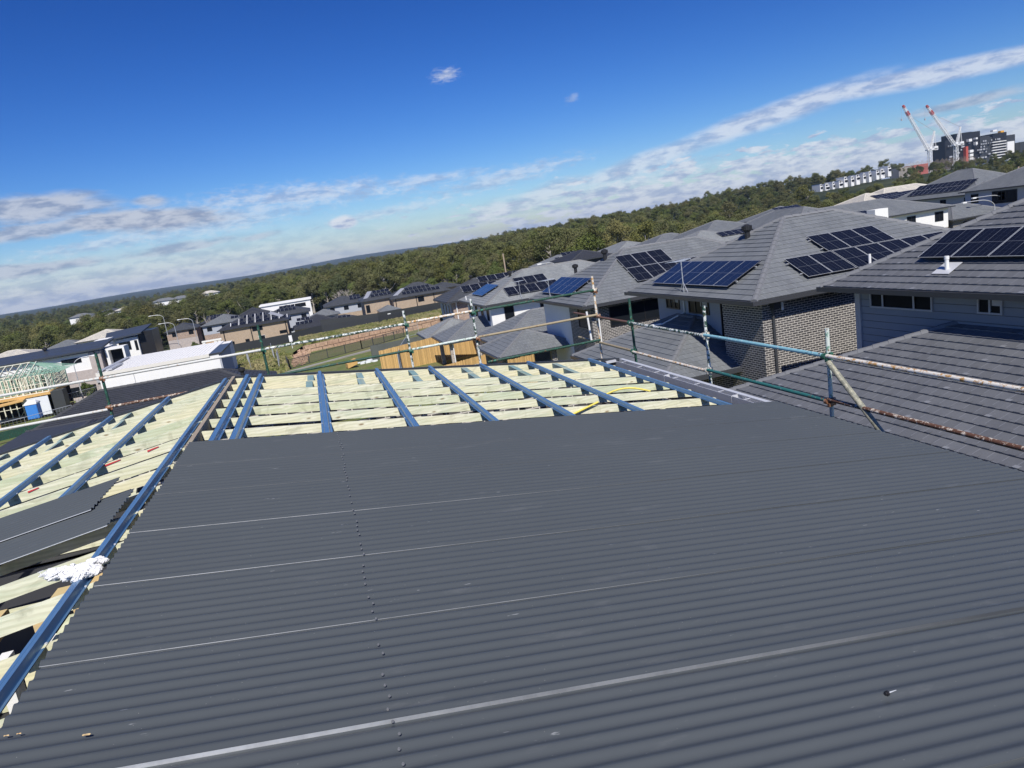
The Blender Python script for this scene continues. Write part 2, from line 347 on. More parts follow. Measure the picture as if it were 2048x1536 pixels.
_c=_t.nodes.new('ShaderNodeTexCoord'); _mp=_t.nodes.new('ShaderNodeMapping'); _mp.inputs['Scale'].default_value=(30,2,30); _t.links.new(_c.outputs['Object'],_mp.inputs[0]); _n=_t.nodes.new('ShaderNodeTexNoise'); _n.inputs['Scale'].default_value=1.5; _n.inputs['Detail'].default_value=7; _n.inputs['Roughness'].default_value=.75; _t.links.new(_mp.outputs[0],_n.inputs['Vector'])
_r=_t.nodes.new('ShaderNodeValToRGB'); _r.color_ramp.elements[0].position=.52; _r.color_ramp.elements[1].position=.72; _r.color_ramp.elements[1].color=(.6,.6,.6,1); _t.links.new(_n.outputs[0],_r.inputs[0])
_x=_t.nodes.new('ShaderNodeMix'); _x.data_type='RGBA'; _t.links.new(_r.outputs[0],_x.inputs[0]); _t.links.new(_src,_x.inputs[6]); _x.inputs[7].default_value=(.30,.40,.50,1); _t.links.new(_x.outputs[2],_b.inputs['Base Color'])
M['pine_face']=M['pine']
M['outrigger']=m_wood('blue_green_timber',(.17,.29,.34),(.21,.34,.36),(.28,.40,.40),(.1,.12,.1))
M['orange_pine']=m_wood('untreated_pine',(.68,.48,.24),(.66,.46,.24),(.72,.54,.30))
M['grey_wood']=m_wood('weathered_ridge_board',(.30,.24,.19),(.34,.28,.23),(.40,.33,.27),(.12,.1,.08))
M['zinc']=simple('zinc_gutter',(.60,.61,.63),.42,.15,.12,6)
M['dark_trim']=simple('dark_trim',(.035,.04,.048),.4)
M['fluff']=(lambda m:(m.col(m.mix(m.noise(m.coord('Object'),60,5,.7),(.74,.74,.74),(.88,.88,.87))),m.bump(m.noise(m.coord('Object',(1,1,1)),160,5,.8),.004,.5),m.m)[2])(MT('white_batt',.95))
M['black']=simple('dark_void',(.02,.02,.02),.9)
M['shade_dark']=simple('shade_sheet',(.035,.036,.04),.9)  # near black colour stands in for shade below the rafters
M['yellow']=simple('yellow_hose',(.75,.62,.10),.5)
M['redpaint']=simple('red_marking',(.6,.04,.05),.7)
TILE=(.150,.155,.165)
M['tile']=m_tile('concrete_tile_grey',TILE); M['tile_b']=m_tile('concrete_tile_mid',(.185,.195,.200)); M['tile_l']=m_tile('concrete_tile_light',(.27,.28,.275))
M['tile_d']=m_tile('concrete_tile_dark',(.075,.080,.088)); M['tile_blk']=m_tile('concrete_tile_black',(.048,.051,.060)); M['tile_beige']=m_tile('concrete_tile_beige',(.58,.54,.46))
M['cap']=simple('ridge_cap',(.17,.175,.185),.7,0,.2,8); M['cap_d']=simple('ridge_cap_dark',(.055,.057,.063),.7,0,.2,8); M['cap_l']=simple('ridge_cap_light',(.2,.2,.2),.7,0,.2,8); M['cap_beige']=simple('ridge_cap_beige',(.6,.56,.48),.7,0,.1,8)
M['gutter']=simple('charcoal_gutter',(.05,.053,.06),.35,0,.1,4); M['gutter_w']=simple('white_gutter',(.72,.72,.70),.4,0,.05,4)
M['soffit']=simple('soffit',(.30,.30,.31),.8)
M['brick_dark']=m_brick('charcoal_brick',(.058,.056,.060),(.115,.108,.108),(.60,.57,.52),.010)
M['brick_tan']=m_brick('tan_brick',(.40,.29,.19),(.48,.36,.25),(.42,.36,.30))
M['brick_red']=m_brick('red_brown_brick',(.24,.15,.11),(.42,.29,.21),(.5,.44,.38))
M['brick_grey']=m_brick('pinkish_grey_brick',(.42,.36,.33),(.50,.43,.40),(.5,.46,.43))
M['brick_mix']=m_brick('mottled_brick',(.22,.17,.14),(.50,.44,.37),(.6,.55,.5))
M['render_grey']=simple('blue_grey_render',(.40,.42,.46),.85,0,.05,1.5); M['render_white']=simple('white_render',(.82,.81,.78),.8,0,.05,1.0)
M['render_cream']=simple('cream_render',(.72,.69,.62),.8,0,.05,1.0)
M['boards']=m_boards('pale_weatherboard',(.26,.285,.32),.23)
M['frame_grey']=simple('window_frame_grey',(.42,.43,.45),.4); M['frame_blk']=simple('window_frame_black',(.02,.02,.022),.35); M['frame_w']=simple('window_frame_white',(.8,.8,.8),.4)
M['glass']=m_glass(); M['curtain']=simple('curtain',(.5,.5,.5),.8)
M['solar']=m_solar(); M['solar_blue']=m_solar('solar_cell_blue',(.010,.016,.034)); M['rail']=simple('aluminium_rail',(.7,.71,.72),.35,.6,.05,5)
M['palings']=m_palings('new_timber_palings',(.62,.40,.16)); M['palings2']=m_palings('older_palings',(.50,.34,.16))
M['stone']=m_stone()
M['fence_dark']=simple('charcoal_steel_fence',(.045,.048,.05),.5); M['fence_grey']=simple('olive_grey_panels',(.11,.12,.11),.7,0,.25,1.5)
M['mesh']=simple('galvanised_mesh',(.55,.57,.60),.5,.3)
M['white']=simple('white_plastic',(.82,.82,.80),.5,0,.04,4); M['blue_plastic']=simple('blue_plastic',(.05,.22,.60),.45)
M['crane_red']=simple('crane_red_paint',(.50,.09,.06),.6)
M['orange']=simple('orange_barrier',(.85,.22,.05),.6)
M['ply']=simple('plywood',(.62,.38,.13),.75,0,.2,2); M['ply_y']=simple('yellow_formply',(.75,.38,.03),.6,0,.1,2); M['frame_pine']=simple('frame_timber',(.74,.73,.60),.8,0,.25,4); M['frame_green']=simple('frame_timber_green',(.25,.42,.33),.8,0,.2,4)
M['wrap']=simple('white_building_wrap',(.72,.74,.76),.6,0,.08,1.5)
M['steelpole']=simple('galvanised_pole',(.55,.56,.57),.45,.3); M['woodpole']=simple('timber_pole',(.38,.30,.22),.85)
M['concrete']=simple('concrete',(.38,.36,.33),.9,0,.1,1.0); M['asphalt']=simple('asphalt',(.06,.06,.062),.9,0,.2,2)
M['vent']=simple('black_vent',(.02,.02,.022),.5)
M['skillion']=m_corr('navy_sheet_metal',(.052,.060,.072),.4)
PG=(.022,.068,.048); WH=(.72,.74,.70); RU=(.20,.09,.045)
M['t_green']=m_paint('scaffold_green',PG,(.06,.22,.15),RU,.58); M['t_greenw']=m_paint('scaffold_green_white',PG,WH,RU,.50); M['t_pale']=m_paint('scaffold_pale',(.60,.66,.60),(.20,.34,.26),RU,.56)
M['t_white']=m_paint('scaffold_white',(.62,.62,.58),(.40,.40,.36),(.42,.3,.2),.6); M['t_blue']=m_paint('scaffold_light_blue',(.24,.48,.55),(.62,.72,.72),(.05,.07,.07),.60)
M['t_teal']=m_paint('scaffold_teal',(.03,.15,.14),(.30,.45,.45),RU,.62); M['t_rust']=m_paint('scaffold_rust',(.13,.065,.04),(.66,.58,.48),(.09,.05,.035),.55)
M['t_rustw']=m_paint('scaffold_white_rust',(.74,.70,.62),(.50,.28,.09),(.12,.10,.06),.53); M['t_tan']=m_paint('scaffold_tan',(.34,.28,.18),(.22,.20,.12),RU,.6); M['t_brown']=m_paint('scaffold_brown',(.16,.085,.06),(.20,.12,.09),RU,.6)
M['t_brace']=m_paint('brace_weathered',(.22,.22,.17),(.38,.36,.27),(.10,.13,.12),.5)
M['coupler']=m_paint('coupler_rust',(.26,.12,.06),(.40,.36,.30),(.1,.05,.03),.55); M['coupler_g']=m_paint('coupler_green',(.03,.12,.08),(.10,.12,.10),RU,.6); M['coupler_w']=m_paint('coupler_pale',(.62,.58,.50),(.3,.2,.12),RU,.55)

# ======================= our own house (roof under construction) =======================
TP=.145; XR=-1.35; ZR=-1.446; XE=4.72; YF=11.25; YS=6.906   # pitch, ridge x, ridge z, eave x, far end, last sheet edge
def zr(x): return ZR-TP*abs(x-XR)
nl=math.sqrt(1+TP*TP)
house=thing('house_under_construction','two storey house whose roof is half covered in charcoal corrugated metal, bare pine rafters beyond','house',(1.5,4,-7.6))
# corrugated sheets, each running from ridge to gutter, laid one after the other
def corr_sheet(y0,y1,xa,xb,dz,lip=True,name='roof_sheet',parent=house,zf=None,amp=.0064,bright=False,tl=.0022):
    m=MB(); fr_=[i_/12 for i_ in range(12)]; ys=[y1]; q_=0
    while True:
        yv_=y1-.0762*(q_//12)-.0762*fr_[q_%12]
        if yv_<=y0+1e-4: break
        if q_>0: ys.append(yv_)
        q_+=1
    ys=sorted(ys+[y0]); n=len(ys)-1
    off=.0085
    zf=zf or (lambda x,y:zr(x))
    def h(y,yy): 
        s_=(1-math.cos(2*math.pi*(y-y1)/.0762))/2; return off+amp*(1-2*s_**.85)
    xs=[xa,xb]
    for i in range(n):
        a,b=ys[i],ys[i+1]; e0=dz*max(0,1-(a-y0)/.12); e1=dz*max(0,1-(b-y0)/.12)
        m.face([(xa,a,zf(xa,a)+h(a,0)+e0),(xb,a,zf(xb,a)+h(a,0)+e0),(xb,b,zf(xb,b)+h(b,0)+e1),(xa,b,zf(xa,b)+h(b,0)+e1)],0)
        m.face([(xa,b,zf(xa,b)+h(b,0)+e1-.0012),(xb,b,zf(xb,b)+h(b,0)+e1-.0012),(xb,a,zf(xb,a)+h(a,0)+e0-.0012),(xa,a,zf(xa,a)+h(a,0)+e0-.0012)],0)
    if lip:
        t=tl
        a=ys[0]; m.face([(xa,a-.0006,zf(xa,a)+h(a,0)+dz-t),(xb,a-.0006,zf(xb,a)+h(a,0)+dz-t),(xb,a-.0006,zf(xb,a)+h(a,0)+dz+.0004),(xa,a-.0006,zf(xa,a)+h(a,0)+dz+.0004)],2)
    # cut ends
    for xx,s in ((xa,-1),(xb,1)):
        for i in range(n):
            a,b=ys[i],ys[i+1]
            q=[(xx+.0005*s,a,zf(xx,a)+h(a,0)-.0012),(xx+.0005*s,b,zf(xx,b)+h(b,0)-.0012),(xx+.0005*s,b,zf(xx,b)+h(b,0)),(xx+.0005*s,a,zf(xx,a)+h(a,0))]
            m.face(q if s<0 else q[::-1],1)
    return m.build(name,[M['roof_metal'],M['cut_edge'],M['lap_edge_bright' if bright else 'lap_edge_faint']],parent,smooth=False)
SHOFF=.045
def zsheet(x,y=0): return zr(x)+SHOFF
k0=0; y=YS; idx=0
while y>-1.6:
    # each sheet laps over the next (nearer) one by half a corrugation
    lift=[.0025,.0025,.003,.004,.0035,.016,.006,.004,.003,.003,.003,.003][min(idx,11)]
    jit=[0,.004,-.003,.002,-.004,.003,0,.002,0,0,0,0][min(idx,11)]
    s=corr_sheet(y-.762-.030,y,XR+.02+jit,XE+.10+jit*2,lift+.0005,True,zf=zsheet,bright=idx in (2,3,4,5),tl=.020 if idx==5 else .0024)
    y-=.762; idx+=1
# fastening screws on the batten lines
def screw(x,y,z,par):
    m=MB(); m.tube((x,y,z-.002),(x,y,z+.002),.0055,8); m.tube((x,y,z+.002),(x,y,z+.0055),.0032,6); return m.build('screw',M['cap'],par)
yy=YS-.0762*1.5; rowx=-.02
ks=0
while yy>1.2 and ks<74:
    if random.random()<.75: screw(rowx+random.uniform(-.012,.012),yy+.0381+.0381,zsheet(rowx)+.0150,house); ks+=1
    yy-=.0762
# rafters (one mesh per rafter side), tops 40 mm under sheet level
RD=.086
def rafter(xa,xb,y,parent,w=.045,d=RD,mat='pine',dz=0.0,name='rafter'):
    m=MB(); y+=random.uniform(-.012,.012); d*=random.uniform(.96,1.06); x0,x1=min(xa,xb),max(xa,xb); z0,z1=zr(xa if xa<xb else xb)+dz,zr(x1)+dz
    P=[(x0,y-w/2,z0-d),(x1,y-w/2,z1-d),(x1,y+w/2,z1-d),(x0,y+w/2,z0-d)]; T=[(x0,y-w/2,z0),(x1,y-w/2,z1),(x1,y+w/2,z1),(x0,y+w/2,z0)]
    m.face(P[::-1]); m.face(T)
    for i in range(4):
        j=(i+1)%4; m.face([P[i],P[j],T[j],T[i]])
    return m.build(name,M[mat],parent,origin=(x0,y,z0))
ys=[YF-.045-.6*i for i in range(22)]
for i,yv in enumerate(ys):
    if yv<-1.5: break
    rafter(XR+.025,XE-.28,yv,house)
    rafter(-7.25,XR-.025,yv,house,dz=random.uniform(-.003,.003))
# ridge board
m=MB(); m.box(XR-.022,XR+.022,YS-.02,YF+.02,ZR-.16,ZR+.028); m.box(XR-.021,XR+.021,-1.5,YS-.02,ZR-.16,ZR-.012); m.build('ridge_board',M['grey_wood'],house,origin=(XR,5,ZR))
# top-hat battens
def batten(x,y0,y1,parent,t=1):
    m=MB(); z=zr(x); s=-TP if x>XR else TP
    # profile in local cross-slope coordinate
    pf=[(-.050,0),(-.034,.0),(-.021,.040),(.021,.040),(.034,0),(.050,0),(.050,-.0015),(.035,-.0015)]
    pf=[(-.052,.004),(-.052,0.0),(-.032,.0),(-.021,.040),(-.004,.040),(0,.0385),(.004,.040),(.021,.040),(.032,0),(.052,0),(.052,.004)]
    pts=[(x+a*1.0, z+s*a+b+.0015) for a,b in pf]
    for i in range(len(pts)-1):
        (xa,za),(xb,zb)=pts[i],pts[i+1]
        m.face([(xa,y0,za),(xa,y1,za),(xb,y1,zb),(xb,y0,zb)][::-1])
        m.face([(xa,y0,za-.001),(xa,y1,za-.001),(xb,y1,zb-.001),(xb,y0,zb-.001)])
    b=m.build('roof_batten',M['batten'],parent,origin=(x,y1,z))
    m=MB()
    for yv in ys:
        if y0<yv<y1:
            for sx in (-.043,.043): m.tube((x+sx,yv,z+s*sx+.002),(x+sx,yv,z+s*sx+.0085),.0065,6)
    q=m.build('screw_heads',M['cut_edge'],b)
    return b
for x in (-1.16,-.975,-.123,.735,1.565,2.40,3.20,4.28): batten(x,-1.5,YF+.06,house)
for x in (-1.47,-2.30,-3.09,-3.93,-4.78,-5.62,-6.45,-7.15): batten(x,-1.5,YF+.03+random.uniform(-.03,.03),house)
# outrigger boards between the last three rafters
def slab(xa,xb,y0,y1,parent,mat,d=.09,dz=-.002,name='outrigger'):
    m=MB(); za,zb=zr(xa)+dz,zr(xb)+dz
    P=[(xa,y0,za-d),(xb,y0,zb-d),(xb,y1,zb-d),(xa,y1,za-d)]; T=[(xa,y0,za),(xb,y0,zb),(xb,y1,zb),(xa,y1,za)]
    m.face(P[::-1]); m.face(T)
    for i in range(4):
        j=(i+1)%4; m.face([P[i],P[j],T[j],T[i]])
    return m.build(name,M[mat],parent,origin=(xa,y0,za))
for x in (-.33,.38,1.18,2.02,2.80,3.55):
    slab(x,x+.09,ys[1]-.56,ys[1]-.03,house,'outrigger',dz=.001); slab(x+.02,x+.11,ys[1]+.03,YF-.075,house,'outrigger',dz=.001)
for x in (-2.75,-3.55,-4.4,-5.2,-6.0): slab(x-.05,x,ys[2]+.03,ys[1]-.03,house,'outrigger',dz=.001); slab(x-.09,x-.04,ys[1]+.03,YF-.075,house,'outrigger',dz=.001)
# verge trim at the far end, gutter and fascia at both eaves
m=MB()
for xa,xb in ((XR,XE+.1),(-7.45,XR)):
    za,zb=zr(xa),zr(xb)
    m.obox((xa,YF+.025,za-.16),(xb-xa,0,zb-za),(0,.03,0),(0,0,.185)); 
m.build('verge_trim',M['dark_trim'],house)
m=MB(); gz=zr(XE)-.02
for seg in range(8):
    y0=YF+.02-1.78*seg; y1=y0-1.765
    m.box(XE+.02,XE+.028,y1,y0,gz-.10,gz-.004); m.box(XE+.028,XE+.155,y1,y0,gz-.10,gz-.094); m.box(XE+.155,XE+.163,y1,y0,gz-.094,gz+.012); m.box(XE+.105,XE+.155,y1,y0,gz+.004,gz+.012)
    m.box(XE+.028,XE+.155,y1-.006,y1+.012,gz-.093,gz-.0)
    for q in range(3): m.box(XE+.028,XE+.155,y1+.3+.6*q,y1+.325+.6*q,gz-.004,gz)
m.build('gutter',M['zinc'],house)
m=MB(); m.box(XE-.27,XE-.235,-1.5,YF,gz-.20,gz-.02); m.box(-7.31,-7.275,-1.5,YF,gz-.20,gz-.02); m.build('fascia_board',M['dark_trim'],house)
m=MB(); m.box(XE-.235,XE+.018,-1.5,YF,gz-.20,gz-.185); m.build('soffit_lining',M['shade_dark'],house)
# fascia/soffit return seen as white corner flashing
m=MB(); m.box(XE-.16,XE+.02,YF-.02,YF+.03,gz-.02,gz+.02); m.build('corner_flashing',M['zinc'],house)
# ceiling joists, struts, noggins, floor and outside walls below the rafters
for i,yv in enumerate(ys):
    if yv<-1: break
    if i%3: continue
    m=MB(); m.box(-7.2,XE-.3,yv+.03,yv+.065,-2.95,-2.83); m.build('ceiling_joist',M['pine'],house,origin=(-1,yv,-2.9))
rs=random.Random(3)
for i in range(26):
    x=rs.uniform(-6.6,4.0); yv=ys[rs.randrange(0,18)]+.01; x2=x+rs.uniform(-.5,.5)
    m=MB(); m.tube((x,yv+.05,-2.85),(x2,yv+.05,zr(x2)-.12),.035,4); m.build('strut',M['pine'],house)
for x in (-1.75,-1.62): pass
for (x,yi) in ((-1.72,11),(-1.95,11),(-2.35,11),(-1.70,12),(-2.3,13),(-1.65,13),(-2.6,12),(-1.5,10)):
    yv=ys[yi]; m=MB(); m.box(x-.045,x+.045,yv+.06,yv+.54,zr(x)-.42,zr(x)-.30); m.build('noggin',M['orange_pine' if x in(-1.95,-2.35,-1.72) else 'pine'],house,origin=(x,yv,zr(x)))
for (x,yi) in ((-1.66,12),(-1.9,12),(-2.1,13),(-1.62,13),(-1.78,14),(-2.5,13),(-2.2,12)):
    yv=ys[yi]; m=MB(); m.tube((x,yv+.2,-2.9),(x+.03,yv+.22,zr(x)-.30),.045,4); m.build('strut',M['pine'],house,origin=(x,yv,-2))
for (x,yi) in ((-1.80,12),(-2.05,12),(-1.55,13),(-2.3,13)):
    yv=ys[yi]; m=MB(); m.box(x-.03,x+.03,yv+.3,yv+.42,zr(x)-.65,zr(x)-.33); m.build('hanging_batt',M['fluff'],house,origin=(x,yv,zr(x)))
m=MB(); m.box(-7.15,XE-.45,-1.45,YF-.12,-2.99,-2.96); m.build('ceiling_shade',M['shade_dark'],house)  # dark sheet added so the gaps between rafters read as shade
m=MB(); m.box(-7.15,XE-.32,-1.5,YF-.05,-5.35,-5.2); m.build('upper_floor',M['shade_dark'],house)
m=MB()
m.box(-7.2,XE-.34,YF-.1,YF-.0,-7.9,zr(-7.2)-.16); m.box(-7.25,-7.15,-1.5,YF,-7.9,-2.46); m.box(XE-.42,XE-.32,-1.5,YF-.1,-7.9,-2.50); m.box(-7.2,XE-.34,-1.6,-1.5,-7.9,-2.46)
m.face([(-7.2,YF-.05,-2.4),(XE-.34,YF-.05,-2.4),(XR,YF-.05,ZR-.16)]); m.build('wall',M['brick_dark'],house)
# internal stud walls
for yv in (1.9,5.6,9.2):
    m=MB(); m.box(-7.1,XE-.45,yv,yv+.09,-3.05,-2.96)
    for q in range(24): m.box(-7+q*.48,-6.955+q*.48,yv,yv+.09,-5.2,-3.05)
    m.build('stud_wall',M['pine'],house,origin=(0,yv,-3))
for xv in (-4.2,1.6):
    m=MB(); m.box(xv,xv+.09,-1.4,YF-.15,-3.05,-2.96)
    for q in range(26): m.box(xv,xv+.09,-1.3+q*.48,-1.255+q*.48,-5.2,-3.05)
    m.build('stud_wall',M['pine'],house,origin=(xv,0,-3))
# red chalk marks on two rafters
for (xa,xb,yi) in ((-2.25,-2.10,6),(-1.85,-1.74,6),(-1.60,-1.57,10),(-2.95,-2.85,6)):
    m=MB(); yv=ys[yi]-.0235; m.face([(xa,yv,zr(xa)-.022),(xb,yv,zr(xb)-.010),(xb,yv,zr(xb)-.002),(xa,yv,zr(xa)-.006)]); m.build('chalk_mark',M['redpaint'],house)

# loose sheets lying on the left slope, down the slope
def loose(cx,cy,x_end,ln,ang,lift,label):
    # ribs run down-slope; built in local frame then placed on the slope plane
    m=MB(); n=100; W=.80
    ca,sa=math.cos(ang),math.sin(ang)
    def pt(u,v,hh):      # u: distance from the upper end down-slope (towards -X), v across
        x=x_end-u*ca-v*sa; y_=cy-u*sa+v*ca
        return (x,y_,zr(x)+lift+.0085+hh)
    vs=[-W/2+W*i/n for i in range(n+1)]
    f=lambda v:.0085*math.cos(2*math.pi*v/.0762)
    for i in range(n):
        a,b=vs[i],vs[i+1]
        m.face([pt(0,a,f(a)),pt(0,b,f(b)),pt(ln,b,f(b)),pt(ln,a,f(a))]); m.face([pt(0,a,f(a)-.0015),pt(ln,a,f(a)-.0015),pt(ln,b,f(b)-.0015),pt(0,b,f(b)-.0015)])
        m.face([pt(-.0005,a,f(a)-.0015),pt(-.0005,b,f(b)-.0015),pt(-.0005,b,f(b)),pt(-.0005,a,f(a))],1)
    a=vs[0]; q=[pt(0,a-.0006,f(a)-.0045),pt(ln,a-.0006,f(a)-.0045),pt(ln,a-.0006,f(a)+.0004),pt(0,a-.0006,f(a)+.0004)]
    m.face(q[::-1],1)
    o=m.build('roofing_sheet',[M['roof_metal'],M['cut_edge']],origin=(x_end,cy,zr(x_end)+lift)); return tag(o,label,'roofing sheet')
loose(0,5.33,-1.545,4.6,.01,.046,'lower of two loose charcoal corrugated sheets lying on the left battens')
loose(0,5.86,-1.775,4.4,-.01,.066,'upper of two loose corrugated sheets, overlapping the one nearer the camera')
# torn white insulation caught on the blue batten at the ridge
m=MB(); rs=random.Random(5)
def wad(c,r,sx,sy,sz,n=900):
    for i in range(n):
        a=rs.uniform(0,6.283); b=rs.uniform(-1,1); q=rs.uniform(.5,1.0)**.5; s_=math.sqrt(1-b*b)
        p=Vector((c[0]+r*sx*q*s_*math.cos(a),c[1]+r*sy*q*s_*math.sin(a),c[2]+r*sz*q*b))
        d=Vector((rs.uniform(-1,1),rs.uniform(-.6,.6),rs.uniform(-.4,.4))).normalized()*rs.uniform(.008,.022); e=Vector((rs.uniform(-1,1),rs.uniform(-1,1),rs.uniform(-1,1))).normalized()*.006
        m.face([p-d-e*.3,p+e,p+d,p-e])
cz=zr(-1.47)+.045
def uvball(c,r,sx,sy,sz):
    nu,nv=40,24
    def P(i,j):
        th=math.pi*j/nv; ph=2*math.pi*i/nu; k_=1+.22*math.sin(3*ph+c[0]*50)*math.sin(2.3*th)+.12*math.sin(7*ph+5*th)*math.sin(th)+.09*math.sin(13*ph-4*th+c[1]*9)*math.sin(th)+rs.uniform(-.06,.06)*math.sin(th)
        return (c[0]+r*sx*k_*math.sin(th)*math.cos(ph),c[1]+r*sy*k_*math.sin(th)*math.sin(ph),c[2]+r*sz*k_*math.cos(th))
    for i in range(nu):
        for j in range(nv): m.face([P(i,j),P(i,j+1),P(i+1,j+1),P(i+1,j)])
for c,r,s3 in (((-1.52,4.20,cz+.0),.10,(1.1,.45,.35)),((-1.62,4.22,cz-.02),.08,(1.2,.5,.3)),((-1.42,4.13,cz+.01),.085,(.9,.5,.45)),((-1.40,4.27,cz+.02),.06,(1.1,.7,.4)),((-1.46,4.02,cz),.06,(.8,.9,.4)),((-1.56,4.10,cz),.05,(1,.8,.4)),((-1.70,4.26,cz-.03),.045,(1.4,.5,.4))):
    uvball(c,r,*s3)
for i in range(46):
    a=rs.uniform(0,6.283); c=rs.choice([(-1.50,4.17),(-1.60,4.21),(-1.42,4.15),(-1.40,4.25),(-1.68,4.24),(-1.46,4.06)]); rr=rs.uniform(.012,.034)
    uvball((c[0]+rs.gauss(0,.05),c[1]+rs.gauss(0,.032),cz+rs.uniform(-.01,.03)),rr,rs.uniform(1.0,2.4),rs.uniform(.6,1.2),rs.uniform(.5,.9))
for i in range(26):     # loose strands
    a=rs.uniform(0,6.283); c=rs.choice([(-1.52,4.20),(-1.62,4.22),(-1.42,4.13),(-1.40,4.27),(-1.72,4.26)]); p=Vector((c[0]+rs.uniform(-.1,.1),c[1]+rs.uniform(-.06,.06),cz+rs.uniform(-.02,.04)))
    q=p+Vector((math.cos(a)*.035,math.sin(a)*.03,rs.uniform(-.01,.02))); e=q+Vector((rs.uniform(-.02,.02),rs.uniform(-.02,.02),rs.uniform(-.02,.01)))
    m.tube(p,q,.0022,3,caps=False); m.tube(q,e,.0016,3,caps=False)
m.v=[(-1.5+(a-(-1.5))*.68,4.19+(b-4.19)*.72,cz+(c-cz)*.75-.006) for a,b,c in m.v]
tag(m.build('insulation_wad',M['fluff'],origin=(-1.5,4.2,cz),smooth=True),'torn wad of white insulation caught on the blue batten by the ridge','insulation')
# loose roofing screw lying on the sheets near the lower right
p=atz(1775,1386,-1.80)
def sheet_hit(px,py):
    d=ray(px,py); s=(ZR+TP*XR+SHOFF+.018)/(d[2]+TP*d[0]); return d*s
p=sheet_hit(1776,1386)
m=MB(); sc_=1.0; a=Vector(p); ax=Vector((.97,.12,-.12)).normalized()
m.tube(a-ax*.008,a,.0095,10,0); m.tube(a-ax*.014,a-ax*.008,.0062,6,0); m.tube(a,a+ax*.042,.0032,8,1,.001)
o=m.build('loose_screw',[M['vent'],M['cut_edge']],origin=tuple(p)); tag(o,'loose black headed roofing screw lying on the corrugated sheets at the lower right','screw')
# small leaf fragments
for px,py,s_ in ((173,1470,.011),(13,1472,.007),(38,1468,.006)):
    q=sheet_hit(px,py); m=MB(); r_=s_
    pts=[(q[0]+r_*math.cos(t)*1.2,q[1]+r_*.5*math.sin(t),q[2]+.002-TP*r_*math.cos(t)*1.2+.001*math.sin(3*t)) for t in [i*math.pi/5 for i in range(10)]]
    m.face(pts); m.face([(a_,b_,c_-.0008) for a_,b_,c_ in pts[::-1]])
    o=m.build('wood_chip',M['orange_pine'],origin=tuple(q)); tag(o,{173:'pale wood chip on the corrugated roof near the bottom left corner',13:'tiny wood chip at the left edge of the corrugated roof',38:'tiny wood chip beside another at the left edge of the metal roof'}[px],'wood chip')
# yellow hoses under the rafters
def hose(pts,label):
    m=MB()
    for a,b in zip(pts[:-1],pts[1:]): m.tube(a,b,.012,8)
    tag(m.build('yellow_hose',M['yellow'],smooth=True,origin=tuple(pts[0])),label,'hose')
c=aty(1258,783,8.25)
hose([(c[0]-.32+.64*i/10,ys[5]+.3-.02*i,c[2]-.07+.085*math.sin(math.pi*i/10)) for i in range(11)],'yellow hose looping over a rafter below the right hand battens')
c=aty(1165,817,7.55)
hose([(c[0]-.2+.05*i,7.55,c[2]-.06+.012*i) for i in range(9)],'short straight piece of yellow hose low between the rafters near the metal sheets')

# ======================= scaffold =======================
sc=thing('scaffold','scaffold guard rail of peeling green, white and rusty tubes round two sides of the roof','scaffold',(5.58,13.9,-7.9))
def tube(a,b,mat,r=.0242,name='ledger'):
    m=MB(); m.tube(a,b,r,14); o=m.build(name,M[mat],sc,origin=tuple(a),smooth=True)
    # flat ends stay crisp
    for p_ in o.data.polygons:
        if len(p_.vertices)>4: p_.use_smooth=False
    return o
def coupler(c,mat='coupler',s=1.0,ax='x'):
    m=MB(); x,y,z=c; r=.034*s
    m.tube((x,y,z-.03*s),(x,y,z+.03*s),r,12); 
    if ax=='x': m.tube((x-.03*s,y-.055*s,z),(x+.03*s,y-.055*s,z),r,12); m.box(x-.02,x+.02,y-.06,y-.01,z-.035,z-.02); m.tube((x+.028,y-.07,z-.055),(x+.028,y-.07,z+.05),.008,6); m.box(x+.02,x+.055,y-.075,y-.04,z-.045,z+.04); m.box(x-.07,x-.03,y-.02,y+.015,z-.02,z+.015)
    else: m.tube((x-.055*s,y-.03*s,z),(x-.055*s,y+.03*s,z),r,12); m.box(x-.06,x-.01,y-.02,y+.02,z-.035,z-.02); m.tube((x-.07,y-.03,z-.06),(x-.07,y-.03,z+.05),.008,6); m.box(x-.08,x-.03,y-.07,y-.03,z-.05,z-.01); m.box(x-.02,x+.02,y-.06,y-.03,z-.045,z+.045)
    m.build('coupler',M[mat],sc,origin=c)
YB=13.93; XB=5.60; ZB=-13
far=[(-3.80,-.92,'t_green'),(-1.065,-.90,'t_green'),(1.61,-1.10,'t_greenw'),(2.96,-1.09,'t_greenw'),(5.57,-1.06,'t_rustw')]
for x,zt,mt in far: tube((x,YB,-9.2),(x,YB,zt),mt,name='standard')
rgt=[(12.31,-1.46,'t_green'),(9.67,-1.46,'t_greenw'),(6.98,-1.585,'t_pale'),(4.3,-1.6,'t_rust'),(1.6,-1.6,'t_green')]
for y_,zt,mt in rgt: tube((XB,y_,-9.0),(XB,y_,zt),mt,name='standard')
yb=YB-.055
for xa,xb,z,mt in ((-7.2,-3.83,-1.36,'t_white'),(-3.77,-1.10,-1.365,'t_white'),(-1.03,1.58,-1.355,'t_greenw'),(1.64,2.93,-1.335,'t_rustw'),(2.99,5.60,-1.345,'t_green'),
                   (-7.2,-3.83,-1.93,'t_white'),(-3.77,-1.10,-1.885,'t_rust'),(-1.03,1.58,-1.875,'t_green'),(1.64,2.93,-1.865,'t_pale'),(2.99,5.56,-1.862,'t_tan'),(3.1,5.56,-2.395,'t_green'),(-3.77,-1.10,-2.42,'t_green'),(-1.03,2.9,-2.42,'t_greenw')):
    tube((xa,yb,z),(xb,yb,z+.004),mt)
